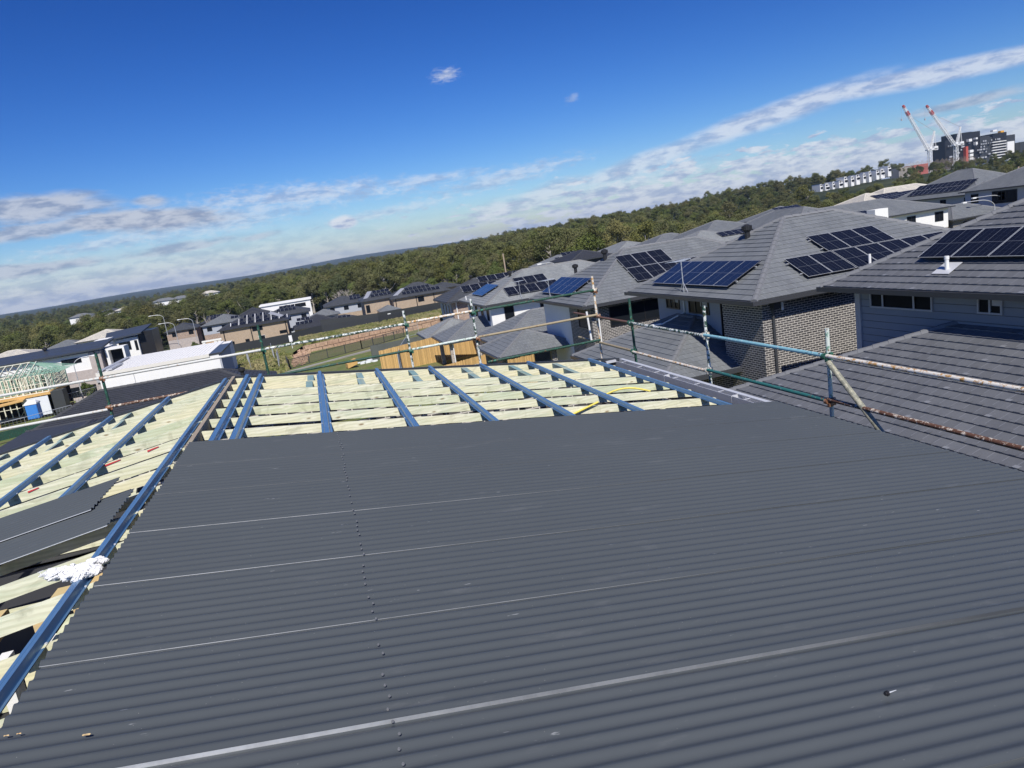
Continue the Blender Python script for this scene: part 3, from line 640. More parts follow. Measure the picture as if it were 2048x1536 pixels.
xb_=XB-.055
for ya,y2,z,mt in ((15.2,12.35,-1.90,'t_brown'),(12.28,9.71,-1.905,'t_greenw'),(9.64,7.02,-1.895,'t_blue'),(6.94,1.2,-1.895,'t_rustw'),
                   (15.1,12.35,-2.445,'t_tan'),(12.28,9.71,-2.46,'t_rustw'),(9.64,7.02,-2.44,'t_teal'),(6.94,1.2,-2.42,'t_rust')):
    tube((xb_,ya,z),(xb_,y2,z),mt)
tube((XB-.09,6.88,-1.95),(XB+.0,5.85,-2.98),'t_brace',.033,'brace')
for x,zt,mt in far:
    coupler((x,YB,-1.37),'coupler_g' if x in(-1.065,1.61,2.96) else 'coupler'); coupler((x,YB,-1.89),'coupler_g' if x==1.61 else 'coupler')
coupler((5.57,YB,-1.345),'coupler_w'); 
for y_,zt,mt in rgt[:4]:
    coupler((XB,y_,-1.905),{12.31:'coupler_g',9.67:'coupler_w',6.98:'coupler_g'}.get(y_,'coupler'),1,'y'); coupler((XB,y_,-2.45),{12.31:'coupler_g',9.67:'coupler_w'}.get(y_,'coupler'),1,'y')
m=MB(); m.tube((5.50,YB+.3,-2.42),(5.47,YB+.3,-1.80),.022,8); m.build('white_conduit',M['white'],sc)

# ======================= houses =======================
def clip(poly,ax,val,keep_ge):
    out=[]
    for i in range(len(poly)):
        a=poly[i]; b=poly[(i+1)%len(poly)]; ia=(a[ax]>=val) if keep_ge else (a[ax]<=val); ib=(b[ax]>=val) if keep_ge else (b[ax]<=val)
        if ia: out.append(a)
        if ia!=ib:
            t=(val-a[ax])/(b[ax]-a[ax]); out.append(tuple(a[k]+t*(b[k]-a[k]) for k in range(2)))
    return out
def tile_plane(m,poly,eu,course=.32,lift=.028,wave=False):
    # poly: 3D convex, first vertex on the eave; eu: eave direction; courses step up towards the ridge
    p=[Vector(q) for q in poly]; n=Vector((0,0,0))
    for i in range(1,len(p)-1): n+=(p[i]-p[0]).cross(p[i+1]-p[0])
    n.normalize(); 
    if n.z<0: n=-n
    u=Vector(eu).normalized(); v=n.cross(u); 
    if v.z<0: v=-v
    o=p[0]; P=[((q-o).dot(u),(q-o).dot(v)) for q in p]
    vmax=max(q[1] for q in P); k=0
    ccw=(u.cross(v)).dot(n)>0
    while k*course<vmax-1e-4:
        a,b=k*course,(k+1)*course
        q=clip(clip(P,1,a,True),1,b,False)
        if len(q)>=3:
            A=sum(q[i][0]*q[(i+1)%len(q)][1]-q[(i+1)%len(q)][0]*q[i][1] for i in range(len(q)))
            if (A>0)!=ccw: q=q[::-1]
            if abs(A)>1e-5:
                h=lambda vv: lift*(1-(vv-a)/course)+.003
                m.face([o+u*s+v*t+n*h(t) for s,t in q],0,[(s,t-.0001) for s,t in q])
                lo=[s for s,t in q if abs(t-a)<1e-5]
                if len(lo)>=2:
                    s0,s1=min(lo),max(lo); B=[o+u*s0+v*a+n*.002,o+u*s1+v*a+n*.002,o+u*s1+v*a+n*(lift+.003),o+u*s0+v*a+n*(lift+.003)]
                    if ((B[1]-B[0]).cross(B[2]-B[0])).dot(v)>0: B=B[::-1]
                    m.face(B,0,[(s0,a),(s1,a),(s1,a+.02),(s0,a+.02)])
                    if wave:
                        i_=math.ceil(s0/.15)
                        while (i_+1)*.15<s1:
                            hh=lift+.006+.012*(i_%2)+.003*math.sin(i_*7.3+k*3.1); c0=o+u*(i_*.15)+v*(a-.012); c1=o+u*((i_+1)*.15-.006)+v*(a-.012)
                            q4=[c0+n*.004,c1+n*.004,c1+n*hh,c0+n*hh]
                            if ((q4[1]-q4[0]).cross(q4[2]-q4[0])).dot(v)>0: q4=q4[::-1]
                            m.face(q4,0,[(i_*.15,a)]*4); t4=[c0+n*hh,c1+n*hh,c1+n*(lift*.7)+v*.12,c0+n*(lift*.7)+v*.12]
                            if ((t4[1]-t4[0]).cross(t4[2]-t4[0])).dot(n)<0: t4=t4[::-1]
                            m.face(t4,0,[(i_*.15+.05,a+.1)]*4); i_+=1
        k+=1
def cap_line(m,a,b,wd=.13,seg=.42,h=.07):
    a,b=Vector(a),Vector(b); d=b-a; L=d.length; d.normalize(); side=d.cross(Vector((0,0,1))).normalized(); upv=side.cross(d)
    k=max(1,int(L/seg))
    for i in range(k):
        p=a+d*(L*i/k); q=a+d*(L*(i+1)/k+.02); r0,r1=.0,.018
        pr=[(-wd,-.035),(-wd*.6,h*.75),(0,h),(wd*.6,h*.75),(wd,-.035)]
        A=[p+side*x+upv*(z+r1) for x,z in pr]; B=[q+side*x+upv*(z+r0) for x,z in pr]
        for j in range(4): m.face([A[j],B[j],B[j+1],A[j+1]])
        m.face(A)
def hip_roof(root,x0,x1,y0,y1,ze,t,mat,cap,gut,soffit='soffit',course=.32,name='roof',fascia=.16,gable=None,caps=True,lift=.028,wave=False):
    w_,l_=x1-x0,y1-y0
    if w_<=l_: h=w_/2; ra=(x0+h,y0+h,ze+t*h); rb=(x0+h,y1-h,ze+t*h)
    else: h=l_/2; ra=(x0+h,y0+h,ze+t*h); rb=(x1-h,y0+h,ze+t*h)
    c=[(x0,y0,ze),(x1,y0,ze),(x1,y1,ze),(x0,y1,ze)]
    if w_<=l_: F=[([c[0],c[1],ra],(1,0,0)),([c[1],c[2],rb,ra],(0,1,0)),([c[2],c[3],rb],(-1,0,0)),([c[3],c[0],ra,rb],(0,-1,0))]; H=[(c[0],ra),(c[1],ra),(c[2],rb),(c[3],rb)]
    else: F=[([c[0],c[1],rb,ra],(1,0,0)),([c[1],c[2],rb],(0,1,0)),([c[2],c[3],ra,rb],(-1,0,0)),([c[3],c[0],ra],(0,-1,0))]; H=[(c[0],ra),(c[3],ra),(c[1],rb),(c[2],rb)]
    m=MB()
    for f,e in F:
        if course: tile_plane(m,f,e,course,lift,wave)
        else: m.face(f)
    m.face([(x0,y0,ze-.004),(x0,y1,ze-.004),(x1,y1,ze-.004),(x1,y0,ze-.004)])
    rf=m.build(name,M[mat],root)
    if caps:
        m=MB()
        for a,b in H: cap_line(m,a,b)
        if (Vector(ra)-Vector(rb)).length>.3: cap_line(m,ra,rb)
        m.build('ridge_cap',M[cap],rf)
    m=MB(); g=.11; z1=ze-.01; z0=ze-fascia
    m.box(x0-g,x1+g,y0-g,y0,z0,z1); m.box(x0-g,x1+g,y1,y1+g,z0,z1); m.box(x0-g,x0,y0,y1,z0,z1); m.box(x1,x1+g,y0,y1,z0,z1)
    m.build('gutter',M[gut],root)
    m=MB(); m.box(x0,x1,y0,y1,z0+.01,z0+.03); m.build('soffit',M[soffit],root)
    return rf
def wallbox(root,x0,x1,y0,y1,z0,z1,mat,name='wall'):
    m=MB(); m.box(x0,x1,y0,y1,z0,z1,0); return m.build(name,M[mat],root)
def window(root,face,pos,u0,u1,z0,z1,div=1,fr='frame_blk',curt=False,name='window'):
    # face '-y': wall plane y=pos, u is x ; face '-x': wall plane x=pos, u is y
    f=MB(); t=.05; d=.05
    def B(mb,a0,a1,b0,b1,o0,o1):
        if face=='-y': mb.box(a0,a1,pos-o1,pos-o0,b0,b1)
        else: mb.box(pos-o1,pos-o0,a0,a1,b0,b1)
    B(f,u0,u1,z0,z0+t,.003,d); B(f,u0,u1,z1-t,z1,.003,d); B(f,u0,u0+t,z0+t,z1-t,.003,d); B(f,u1-t,u1,z0+t,z1-t,.003,d)
    for i in range(1,div):
        c=u0+(u1-u0)*i/div; B(f,c-.025,c+.025,z0+t,z1-t,.006,d-.004)
    o=f.build(name,M[fr],root)
    p=MB(); B(p,u0+t,u1-t,z0+t,z1-t,.004,.014); p.build('pane',M['glass'],o)
    if curt: p=MB(); B(p,u0+(u1-u0)*.08,u0+(u1-u0)*.42,z0+t+.4*(z1-z0),z1-t,.016,.022); p.build('curtain',M['curtain'],o)
    return o
def pipe(root,x,y,z0,z1,mat='gutter',r=.05,name='downpipe'):
    m=MB(); m.tube((x,y,z0),(x,y,z1),r,10); m.build(name,M[mat],root)
def panels(root,o,u,slope_v,cells,pw=1.05,ph=1.75,gap=.02,lift=.10,mat='solar',rails=True):
    # o: point on the roof plane, u: unit along the eave, slope_v: unit up the slope; cells: (col,row) or (col,row,landscape) offsets in panel units
    o,u,v=Vector(o),Vector(u).normalized(),Vector(slope_v).normalized(); n=u.cross(v)
    if n.z<0: n=-n
    for c in cells:
        a=o+u*(c[0]*(pw+gap))+v*(c[1]*(ph+gap))+n*lift
        m=MB(); U=u*pw; V=v*ph; Nn=n*.035
        q=[a,a+U,a+U+V,a+V]; 
        if ((q[1]-q[0]).cross(q[2]-q[0])).dot(n)<0: q=[a,a+V,a+U+V,a+U]; uvv=[(0,0),(0,1),(1,1),(1,0)]
        else: uvv=[(0,0),(1,0),(1,1),(0,1)]
        m.face([p+Nn for p in q],0,uvv); m.face([p for p in q[::-1]],1)
        for i in range(4):
            j=(i+1)%4; m.face([q[i],q[j],q[j]+Nn,q[i]+Nn],1)
        m.build('solar_panel',[M[mat],M['frame_blk']],root)
    if rails:
        rows=sorted(set(c[1] for c in cells)); m=MB()
        for r_ in rows:
            cs=[c[0] for c in cells if c[1]==r_]; 
            for f in (.22,.78):
                a=o+u*(min(cs)*(pw+gap)-.10)+v*(r_*(ph+gap)+ph*f)+n*(lift-.035); b=o+u*((max(cs)+1)*(pw+gap)+.08)+v*(r_*(ph+gap)+ph*f)+n*(lift-.035)
                m.obox(a,b-a,v*.045,n*.034 if (b-a).cross(v).dot(n)>0 else n*.034)
        m.build('mounting_rail',M['rail'],root)
def pitchv(axis,t):
    return Vector((1,0,t)).normalized() if axis=='x' else Vector((0,1,t)).normalized()
def whirly(root,x,y,z,s=1.0):
    m=MB(); m.tube((x,y,z-.35*s),(x,y,z+.05*s),.12*s,12); m.tube((x,y,z+.05*s),(x,y,z+.12*s),.15*s,16,0,.21*s); m.tube((x,y,z+.12*s),(x,y,z+.28*s),.21*s,16); m.tube((x,y,z+.28*s),(x,y,z+.36*s),.21*s,16,0,.06*s)
    for i in range(16):
        a=i*math.pi/8; m.tube((x+.215*s*math.cos(a),y+.215*s*math.sin(a),z+.11*s),(x+.215*s*math.cos(a),y+.215*s*math.sin(a),z+.29*s),.012*s,4)
    m.build('roof_vent',M['vent'],root)
def antenna(root,x,y,z,h=1.4):
    m=MB(); m.tube((x,y,z),(x,y,z+h),.02,6); m.tube((x-.0,y-.35,z),(x,y,z+.45),.014,5); m.tube((x,y+.35,z),(x,y,z+.45),.014,5)
    a=Vector((x-.5,y-.35,z+h)); b=Vector((x+.5,y+.35,z+h)); m.tube(a,b,.014,5); d=(b-a).normalized(); s_=Vector((-d.y,d.x,0))
    for i in range(9):
        c=a+(b-a)*(i/8); L_=.42-.03*i; m.tube(c-s_*L_,c+s_*L_,.009,4)
    m.build('antenna',M['rail'],root)

# ---- A: weatherboard house at the right ----
A=thing('weatherboard_house','pale weatherboard house at the right with black solar array on its grey tiled roof','house',(21,12,zg(21,12)))
hip_roof(A,16.42,29,1.5,20.63,-3.21,.5,'tile','cap','gutter',wave=True)
wallbox(A,16.95,28.4,2,19.6,-9.2,-3.38,'boards')
m=MB(); m.box(16.90,16.949,19.43,19.65,-9,-3.39); m.build('corner_trim',M['frame_grey'],A)
wA=window(A,'-x',16.95,16.60,19.0,-3.92,-3.42,1,'frame_grey')
for yv in (18.45,17.25): m=MB(); m.box(16.885,16.90,yv-.03,yv+.03,-3.87,-3.47); m.build('window_mullion',M['frame_grey'],A)
window(A,'-x',16.95,14.42,15.15,-3.88,-3.42,2,'frame_grey',True)
vA=pitchv('x',.5)
panels(A,(17.62,16.55,-3.21+.5*1.20),(0,1,0),vA,[(c,0) for c in range(-6,1)],1.15,1.42,.02,.16)
p=(17.26,16.4,-3.21+.5*.84); m=MB(); m.tube((p[0],p[1],p[2]-.1),(p[0],p[1],p[2]+.36),.055,12); m.tube((p[0],p[1],p[2]+.33),(p[0],p[1],p[2]+.42),.065,12); m.build('vent_pipe',M['white'],A,smooth=True)
m=MB(); m.obox((17.05,16.15,-3.21+.5*.63+.05),(.5,0,.25),(0,.58,0),(-.003,0,.008)); m.build('vent_flashing',M['zinc'],A)
lo=hip_roof(A,12.0,25.5,1.0,20.9,-6.2,.4,'tile','cap','gutter',name='lower_roof',wave=True)
wallbox(A,12.6,24.9,1.5,20.3,-9.4,-6.37,'boards','lower_wall')
m=MB(); m.tube((16.75,10.0,-4.3),(16.75,10.0,-3.6),.02,6); m.build('vent_pipe',M['vent'],A)

# ---- B: dark brick house ----
B=thing('brick_house','dark brick and grey render house with solar panels on two faces of its roof','house',(20,27,zg(20,27)))
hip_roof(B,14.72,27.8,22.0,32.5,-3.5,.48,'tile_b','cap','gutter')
wallbox(B,16.02,27.2,22.6,31.9,-9.3,-3.67,'render_grey'); wallbox(B,15.35,27.25,22.5,25.1,-9.3,-3.675,'brick_dark','brick_wall')
window(B,'-x',16.02,29.75,31.0,-4.45,-3.78,3,'frame_blk',True); window(B,'-x',16.02,27.2,28.9,-4.55,-3.80,3,'frame_blk',True); window(B,'-x',16.02,25.25,26.3,-5.6,-3.85,2,'frame_blk',True)
window(B,'-y',22.5,17.1,19.6,-7.2,-6.45,3,'frame_blk')
pipe(B,15.75,22.42,-9.3,-3.7); 
m=MB(); m.box(15.68,15.95,22.25,22.5,-3.95,-3.72); m.build('rain_head',M['gutter'],B)
m=MB(); m.tube((16.35,22.5,-6.75),(16.35,22.30,-6.75),.09,12); m.build('wall_light',M['white'],B)
m=MB(); m.tube((16.1,22.35,-4.05),(16.1,22.35,-3.75),.05,8); m.build('sensor_light',M['white'],B)
vBx=pitchv('x',.48); vBy=pitchv('y',.48)
panels(B,(15.25,24.35,-3.5+.48*.53),(0,1,0),vBx,[(c,0) for c in range(6)],1.03,1.75,.02,.13,'solar_blue')
panels(B,(17.45,22.62,-3.5+.48*.62),(1,0,0),vBy,[(c,0) for c in range(2)],1.05,1.5,.02,.12)
panels(B,(19.62,22.62,-3.5+.48*.62),(1,0,0),vBy,[(c,0) for c in range(5)],1.05,1.5,.02,.12)
panels(B,(19.5,24.0,-3.5+.48*2.0),(1,0,0),vBy,[(c,0) for c in range(3)],1.05,1.4,.02,.12)
whirly(B,18.6,27.9,-3.5+.48*3.88+.25); antenna(B,14.95,27.3,-3.4,1.35)
p=(20.2,22.6,-3.2); m=MB(); m.tube((p[0],p[1],p[2]-.2),(p[0],p[1],p[2]+.55),.05,12); m.build('vent_pipe',M['white'],B,smooth=True)
hip_roof(B,11.9,19.7,24.2,33.6,-6.3,.42,'tile_b','cap','gutter',name='lower_roof'); wallbox(B,12.5,19.0,24.8,33,-9.4,-6.47,'brick_dark','lower_wall')
m=MB(); m.tube((15.98,29.3,-4.0),(15.98,29.3,-4.55),.045,10); m.tube((15.98,29.3,-4.55),(15.0,29.75,-4.98),.045,10); m.tube((15.0,29.75,-4.95),(14.6,30.6,-5.08),.05,10); m.build('downpipe_spreader',M['white'],B)
def push(o,k):
    for ch in o.children:
        ch.data.transform(Matrix.Scale(k,4))
        for g_ in ch.children: g_.data.transform(Matrix.Scale(k,4))
    o.location=Vector(o.location)*k
    for ch in o.children: ch.matrix_parent_inverse=Matrix.Translation(-o.location)
push(B,1.05)
# ---- C ----
Cc=thing('brick_house','white and dark brick house with blue solar panels on its left roof face','house',(20,42,zg(20,42)))
hip_roof(Cc,14.2,29.5,37.2,47.4,-4.4,.50,'tile_b','cap','gutter')
wallbox(Cc,14.95,28.9,41.0,46.8,-10.4,-4.58,'render_white'); wallbox(Cc,14.80,28.95,37.85,41.4,-10.4,-4.575,'brick_dark','brick_wall')
window(Cc,'-y',37.85,15.9,20.3,-5.9,-4.75,2,'frame_blk'); window(Cc,'-x',14.8,38.6,39.9,-5.9,-4.75,1,'frame_blk')
m=MB(); m.tube((15.2,37.78,-10.4),(15.2,37.78,-4.6),.05,8); m.build('downpipe',M['white'],Cc)
vC=pitchv('x',.5); vCy=pitchv('y',.5)
panels(Cc,(14.75,40.7,-4.4+.5*.55),(0,1,0),vC,[(c,0) for c in range(5)],1.05,1.75,.02,.14,'solar_blue')
panels(Cc,(18.15,38.45,-4.4+.5*1.25),(1,0,0),vCy,[(c,0) for c in range(5)]+[(c,1) for c in range(3)],1.04,1.62,.02,.12)
whirly(Cc,18.2,42.9,-4.4+.5*4.2+.25); whirly(Cc,16.9,45.0,-4.4+.5*2.3+.5,.9); antenna(Cc,14.4,43.5,-4.35,1.3)
R1=hip_roof(Cc,10.25,15.6,42.6,48.5,-7.25,.42,'tile_b','cap','gutter',name='patio_roof',lift=.022)
for x,y_ in ((10.8,43.2),(10.8,47.9),(14.0,43.2)): m=MB(); m.box(x-.17,x+.17,y_-.17,y_+.17,-10.4,-7.42); m.build('brick_pier',M['brick_dark'],Cc)
hip_roof(Cc,11.9,21,49.2,57.2,-7.5,.42,'tile_b','cap','gutter',name='garage_roof',lift=.022); wallbox(Cc,12.5,20.4,49.8,56.6,-10.9,-7.68,'brick_dark','garage_wall')
panels(Cc,(16.3,49.6,-7.5+.42*.4),(1,0,0),pitchv('y',.42),[(c,0) for c in range(3)],.9,1.6,.02,.1)
# ---- D ----
D=thing('brick_house','pale rendered house with a small blue solar array and two rows of black panels','house',(20,66,zg(20,66)))
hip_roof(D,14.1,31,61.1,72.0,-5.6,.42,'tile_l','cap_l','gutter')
wallbox(D,14.8,30.4,61.8,71.4,-11.6,-5.78,'render_white')
for a in (62.6,64.8,67.2,69.6): window(D,'-x',14.8,a,a+.8,-7.2,-5.95,1,'frame_blk')
for a in (16.0,19.4,23): window(D,'-y',61.8,a,a+.9,-7.2,-5.95,1,'frame_blk')
vD=pitchv('x',.42); vDy=pitchv('y',.42)
panels(D,(15.1,65.4,-5.6+.42*1.0),(0,1,0),vD,[(c,0) for c in range(4)],1.1,1.9,.02,.14,'solar_blue')
panels(D,(16.6,61.9,-5.6+.42*.8),(1,0,0),vDy,[(c,0) for c in range(5)],1.0,1.6,.02,.12); panels(D,(18.0,63.5,-5.6+.42*2.4),(1,0,0),vDy,[(c,0) for c in range(3)],1.0,1.5,.02,.12)
whirly(D,18.4,66.8,-5.6+.42*4.3+.2); antenna(D,17.6,61.4,-5.5,1.5)
m=MB(); m.tube((14.35,69.5,-5.55),(14.35,69.5,-5.1),.05,8); m.tube((14.5,61.6,-5.9),(14.5,61.6,-5.6),.06,8); m.build('vent_pipe',M['white'],D)
hip_roof(D,10.2,20,61.3,68.0,-8.25,.42,'tile_b','cap','gutter',name='patio_roof',lift=.022)
for x,y_ in ((10.8,61.9),(10.8,67.4),(13.2,61.9)): m=MB(); m.box(x-.17,x+.17,y_-.17,y_+.17,-11.6,-8.42); m.build('brick_pier',M['brick_mix'],D)
m=MB(); m.tube((10.9,61.6,-11),(10.9,61.6,-8.4),.05,8); m.build('downpipe',M['white'],D)
hip_roof(D,10.3,17,72.6,79.5,-9.0,.40,'tile_l','cap_l','gutter',name='shed_roof',lift=.022); wallbox(D,10.9,16.5,73.2,79,-12,-9.2,'brick_mix','shed_wall')
# ---- E ----
E_=thing('brick_house','dark roofed house in shade with navy panels, between the pale house and the tan pair','house',(20,82,zg(20,82)))
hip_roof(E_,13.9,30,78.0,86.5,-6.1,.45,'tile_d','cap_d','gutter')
wallbox(E_,14.6,29.4,78.6,85.9,-12.4,-6.28,'brick_red')
wallbox(E_,14.5,15.3,79.4,86.0,-12.4,-6.30,'render_grey','rendered_bay')
for a in (79.8,81.6,83.4): window(E_,'-x',14.5,a,a+1.0,-7.9,-6.5,1,'frame_w')
panels(E_,(16.2,79.3,-6.1+.45*1.3),(1,0,0),pitchv('y',.45),[(c,0) for c in range(9)],1.05,1.6,.02,.12); panels(E_,(18.6,81.0,-6.1+.45*3.0),(1,0,0),pitchv('y',.45),[(c,0) for c in range(6)],1.05,1.3,.02,.12)
m=MB(); m.tube((15.0,78.5,-12.4),(15.0,78.5,-6.3),.06,8); m.build('downpipe',M['white'],E_)
whirly(E_,17.9,82.2,-6.1+.45*4+.2)

# ---- generic far house ----
def far(name,label,x0,x1,y0,dep,ze,t,roof,wall,zb=None,cap=None,low=None,cat='house',wins=True,arr=None,gut='gutter',oh=.5,course=.32):
    if zb is None: zb=min(zg(x0,y0),zg(x1,y0+dep),zg(x0,y0+dep))-.6
    o=thing(name,label,cat,((x0+x1)/2,y0+dep/2,zb+.6))
    hip_roof(o,x0,x1,y0,y0+dep,ze,t,roof,cap or {'tile_beige':'cap_beige','tile_d':'cap_d','tile_blk':'cap_d'}.get(roof,'cap'),gut,course=course,lift=.03)
    zmid=ze-2.7
    if low:
        wallbox(o,x0+oh,x1-oh,y0+oh,y0+dep-oh,zmid,ze-.18,wall); wallbox(o,x0+oh+.02,x1-oh-.02,y0+oh+.02,y0+dep-oh-.02,zb,zmid,low,'lower_wall')
    else: wallbox(o,x0+oh,x1-oh,y0+oh,y0+dep-oh,zb,ze-.18,wall)
    if wins:
        nw=max(2,int((x1-x0)/4))
        for i in range(nw):
            c=x0+(x1-x0)*(i+.6)/nw-.2
            window(o,'-y',y0+oh,c-.7,c+.7,ze-1.75,ze-.5,2)
            if not low: window(o,'-y',y0+oh,c-.5,c+.5,ze-4.9,ze-3.9,1)
        nw=max(1,int(dep/4))
        for i in range(nw):
            c=y0+dep*(i+.5)/nw
            if x0>0: window(o,'-x',x0+oh,c-.6,c+.6,ze-1.75,ze-.5,2)
    if arr:
        for (face,du,dv,nc,nr) in arr:
            if face=='-y': panels(o,(x0+du,y0+dv,ze+t*dv),(1,0,0),pitchv('y',t),[(c,r) for c in range(nc) for r in range(nr)],1.05,1.7,.05,.13,rails=False)
            else: panels(o,(x0+dv,y0+du,ze+t*dv),(0,1,0),pitchv('x',t),[(c,r) for c in range(nc) for r in range(nr)],1.05,1.7,.05,.13,rails=False)
    return o
# G: tan brick house in the middle distance
G=far('tan_brick_house','tan brick house with framed solar panels spread over its black roof',-23.9,-6.9,188,17,-12.1,.36,'tile_blk','brick_tan',wins=False)
for a in (-21.6,-18.0): window(G,'-y',188.5,a,a+1.0,-16.6,-15.2,1)
window(G,'-y',188.5,-14.8,-13.2,-16.2,-14.9,1,'frame_w'); window(G,'-y',188.5,-9.6,-7.8,-15.3,-14.5,1); window(G,'-y',188.5,-15.9,-13.4,-13.6,-12.5,1)
for x in (-22.6,-16.2,-7.8): pipe(G,x,188.4,-19,-12.2,'vent',.12)
for r in range(3):
    for c in range(7-r*2):
        panels(G,(-20.6+1.95*c+1.3*r*1.1,189.2+r*1.85,-12.1+.36*(1.2+r*1.85)),(1,0,0),pitchv('y',.36),[(0,0)],1.55,1.6,.05,.13,rails=False)
m=MB()
for c in range(8): a=Vector((-20.8+1.95*c,189.0,-12.1+.36*1.0+.2)); m.obox(a,(.14,0,0),Vector((0,1.8+ (3.3 if 1<c<6 else (1.9 if 0<c<7 else 0)),(.36*(1.8+(3.3 if 1<c<6 else (1.9 if 0<c<7 else 0)))))),(0,0,.06))
m.build('mounting_rail',M['frame_w'],G)
m=MB(); m.obox((-8.6,189.6,-12.1+.36*1.6+.25),(-3.0,3.2,1.15),(.75,.75,.27),(0,0,.08)); m.build('solar_panel',M['rail'],G)
far('dark_roof_annex','low black roofed house joined beside the tan brick house, panels facing us',-6.6,6.6,192,13,-15.3,.40,'tile_blk','brick_tan',wins=False,arr=[('-y',1.0,2.2,4,1),('-y',1.4,4.2,3,1)])
far('hip_roof_house','grey roofed house with two rows of panels behind the tan brick house',-14.5,-1.5,214,15,-12.4,.36,'tile_d','render_grey',arr=[('-y',3.8,2.6,5,1),('-y',4.6,4.6,4,1)])
o=thing('white_parapet_house','white flat roofed house showing above the panelled roofs against the trees','house',(-8,246,-19)); wallbox(o,-16.5,-1.0,242,252,-20,-10.3,'render_white'); m=MB(); m.box(-16.9,-.6,241.6,252.4,-10.297,-9.9); m.build('roof',M['render_white'],o); window(o,'-y',242,-6,-2.6,-12.2,-11,2)
far('small_house','small grey roofed house with a white side wall right of the panelled roofs',-1.8,6.2,200,8,-13.6,.42,'tile_b','render_white')
far('small_house','low black roofed house with white gutters in front of the dark fence row',1.5,10.5,188,7,-14.7,.35,'tile_blk','render_white',gut='gutter_w',arr=[('-y',3.6,1.0,3,1)])
far('dark_hip_house','dark hipped house with grey walls below the trees, left of the tan pair',2.6,15.0,222,15,-12.6,.36,'tile_d','render_grey',arr=[('-y',8,2.2,3,2)],low='brick_tan')
F=far('tan_brick_house','right hand house of the tan brick pair, three steps of panels on its roof',18.8,34.6,184,14,-11.2,.42,'tile_d','brick_tan',wins=False,arr=[('-y',3.2,1.2,9,1),('-y',4.2,3.1,6,1)])
for x in (19.9,25.2,29.8): pipe(F,x,184.4,-18,-11.3,'vent',.11)
window(F,'-y',184.5,21.0,24.6,-15.6,-14.5,3,'frame_w'); window(F,'-y',184.5,26.4,27.4,-15.3,-14.1,1,'frame_w'); window(F,'-y',184.5,27.9,30.0,-15.2,-14.2,2,'frame_w'); window(F,'-y',184.5,25.6,27.2,-13.0,-11.7,1)
m=MB(); m.obox((19.6,185.6,-11.2+.42*1.3+.15),(1.2,0,0),(2.6,3.2,1.35),(0,0,.08)); m.build('solar_panel',M['rail'],F)
Fw=far('tan_brick_house','left hand house of the tan brick pair with panels and a low front roof',11.8,20.5,189,15,-10.9,.38,'tile_d','brick_tan',wins=False,arr=[('-y',2.6,1.6,5,1),('-y',3.4,3.6,4,1)])
m=MB(); m.obox((12.4,190.6,-10.9+.38*1.2+.15),(1.2,0,0),(1.6,3.6,1.45),(0,0,.08)); m.build('solar_panel',M['rail'],Fw)
window(Fw,'-y',189.5,12.6,13.6,-14,-12,1); hip_roof(Fw,15.2,20.6,181.5,188.9,-13.7,.42,'tile_b','cap','gutter',name='lower_roof'); wallbox(Fw,15.7,20.2,182,188.8,-18.5,-13.9,'brick_red','lower_wall')
far('dark_hip_house','dark roofed house half hidden behind the right end of the tan pair',33.8,43.5,212,12,-12.1,.3,'tile_d','brick_red')
far('hip_roof_house','grey roofed brick house at the left end of the far street, street lamps before it',-45.2,-35.6,238,12,-13.1,.38,'tile_d','brick_red',low='brick_grey')
far('hip_roof_house','second house of the far street with navy panels on its roof',-36.2,-27.5,247,13,-12.6,.34,'tile_blk','brick_red',arr=[('-y',2,1.6,5,2)])
far('hip_roof_house','third house of the far street, light grey windows under a wide grey roof',-33.0,-20.5,226,14,-12.45,.36,'tile_b','render_grey',low='brick_red',arr=[('-y',8.5,2,2,1)])
far('hip_roof_house','dark roofed house behind the tan house, a white gable corner showing',-24.5,-13.0,232,14,-12.2,.40,'tile_blk','render_white')
# white portico frame left of the tan house
m=MB()
for x in (-30.5,-27.6,-26.6,-24.8): m.box(x,x+.75,206,206.7,-19.2,-15.6)
m.box(-30.6,-23.8,205.9,206.8,-15.6,-15.2); tag(m.build('white_portico',M['render_white'],origin=(-27,206,-19)),'white portal frame standing left of the tan brick house','portico')

# J: long skillion roof house + second white house
J=thing('modern_house','long house at the left with navy metal skillion roof, white band and pinkish brick','house',(-40,131,zg(-40,131)))
m=MB(); x0,x1=-49.5,-33.0
P=[(x0,124.6,-7.95),(x1,124.6,-7.75),(x1+.3,131.5,-6.95),(x0-.4,131.5,-7.15)]; Q=[(a,b,c+.25) for a,b,c in P]
m.face(P[::-1]); m.face(Q)
for i in range(4): j=(i+1)%4; m.face([P[i],P[j],Q[j],Q[i]])
m.build('roof',M['skillion'],J)
wallbox(J,-48.6,-34.0,125.4,136,-10.6,-7.96,'render_white'); wallbox(J,-48.5,-33.7,125.3,136.1,-16.6,-10.6,'brick_grey','lower_wall'); wallbox(J,-35.2,-33.5,125.2,130,-12.4,-7.98,'brick_grey','brick_pier')
window(J,'-y',125.4,-39.2,-36.4,-9.3,-8.5,3); pipe(J,-34.3,125.1,-16,-7.9,'vent',.07); whirly(J,-42.5,130.2,-6.9,1.6)
window(J,'-y',125.3,-39.0,-35.3,-14.6,-13.0,2); m=MB(); m.box(-35.0,-34.2,125.0,125.28,-12.9,-11.9); m.build('air_conditioner',M['frame_grey'],J)
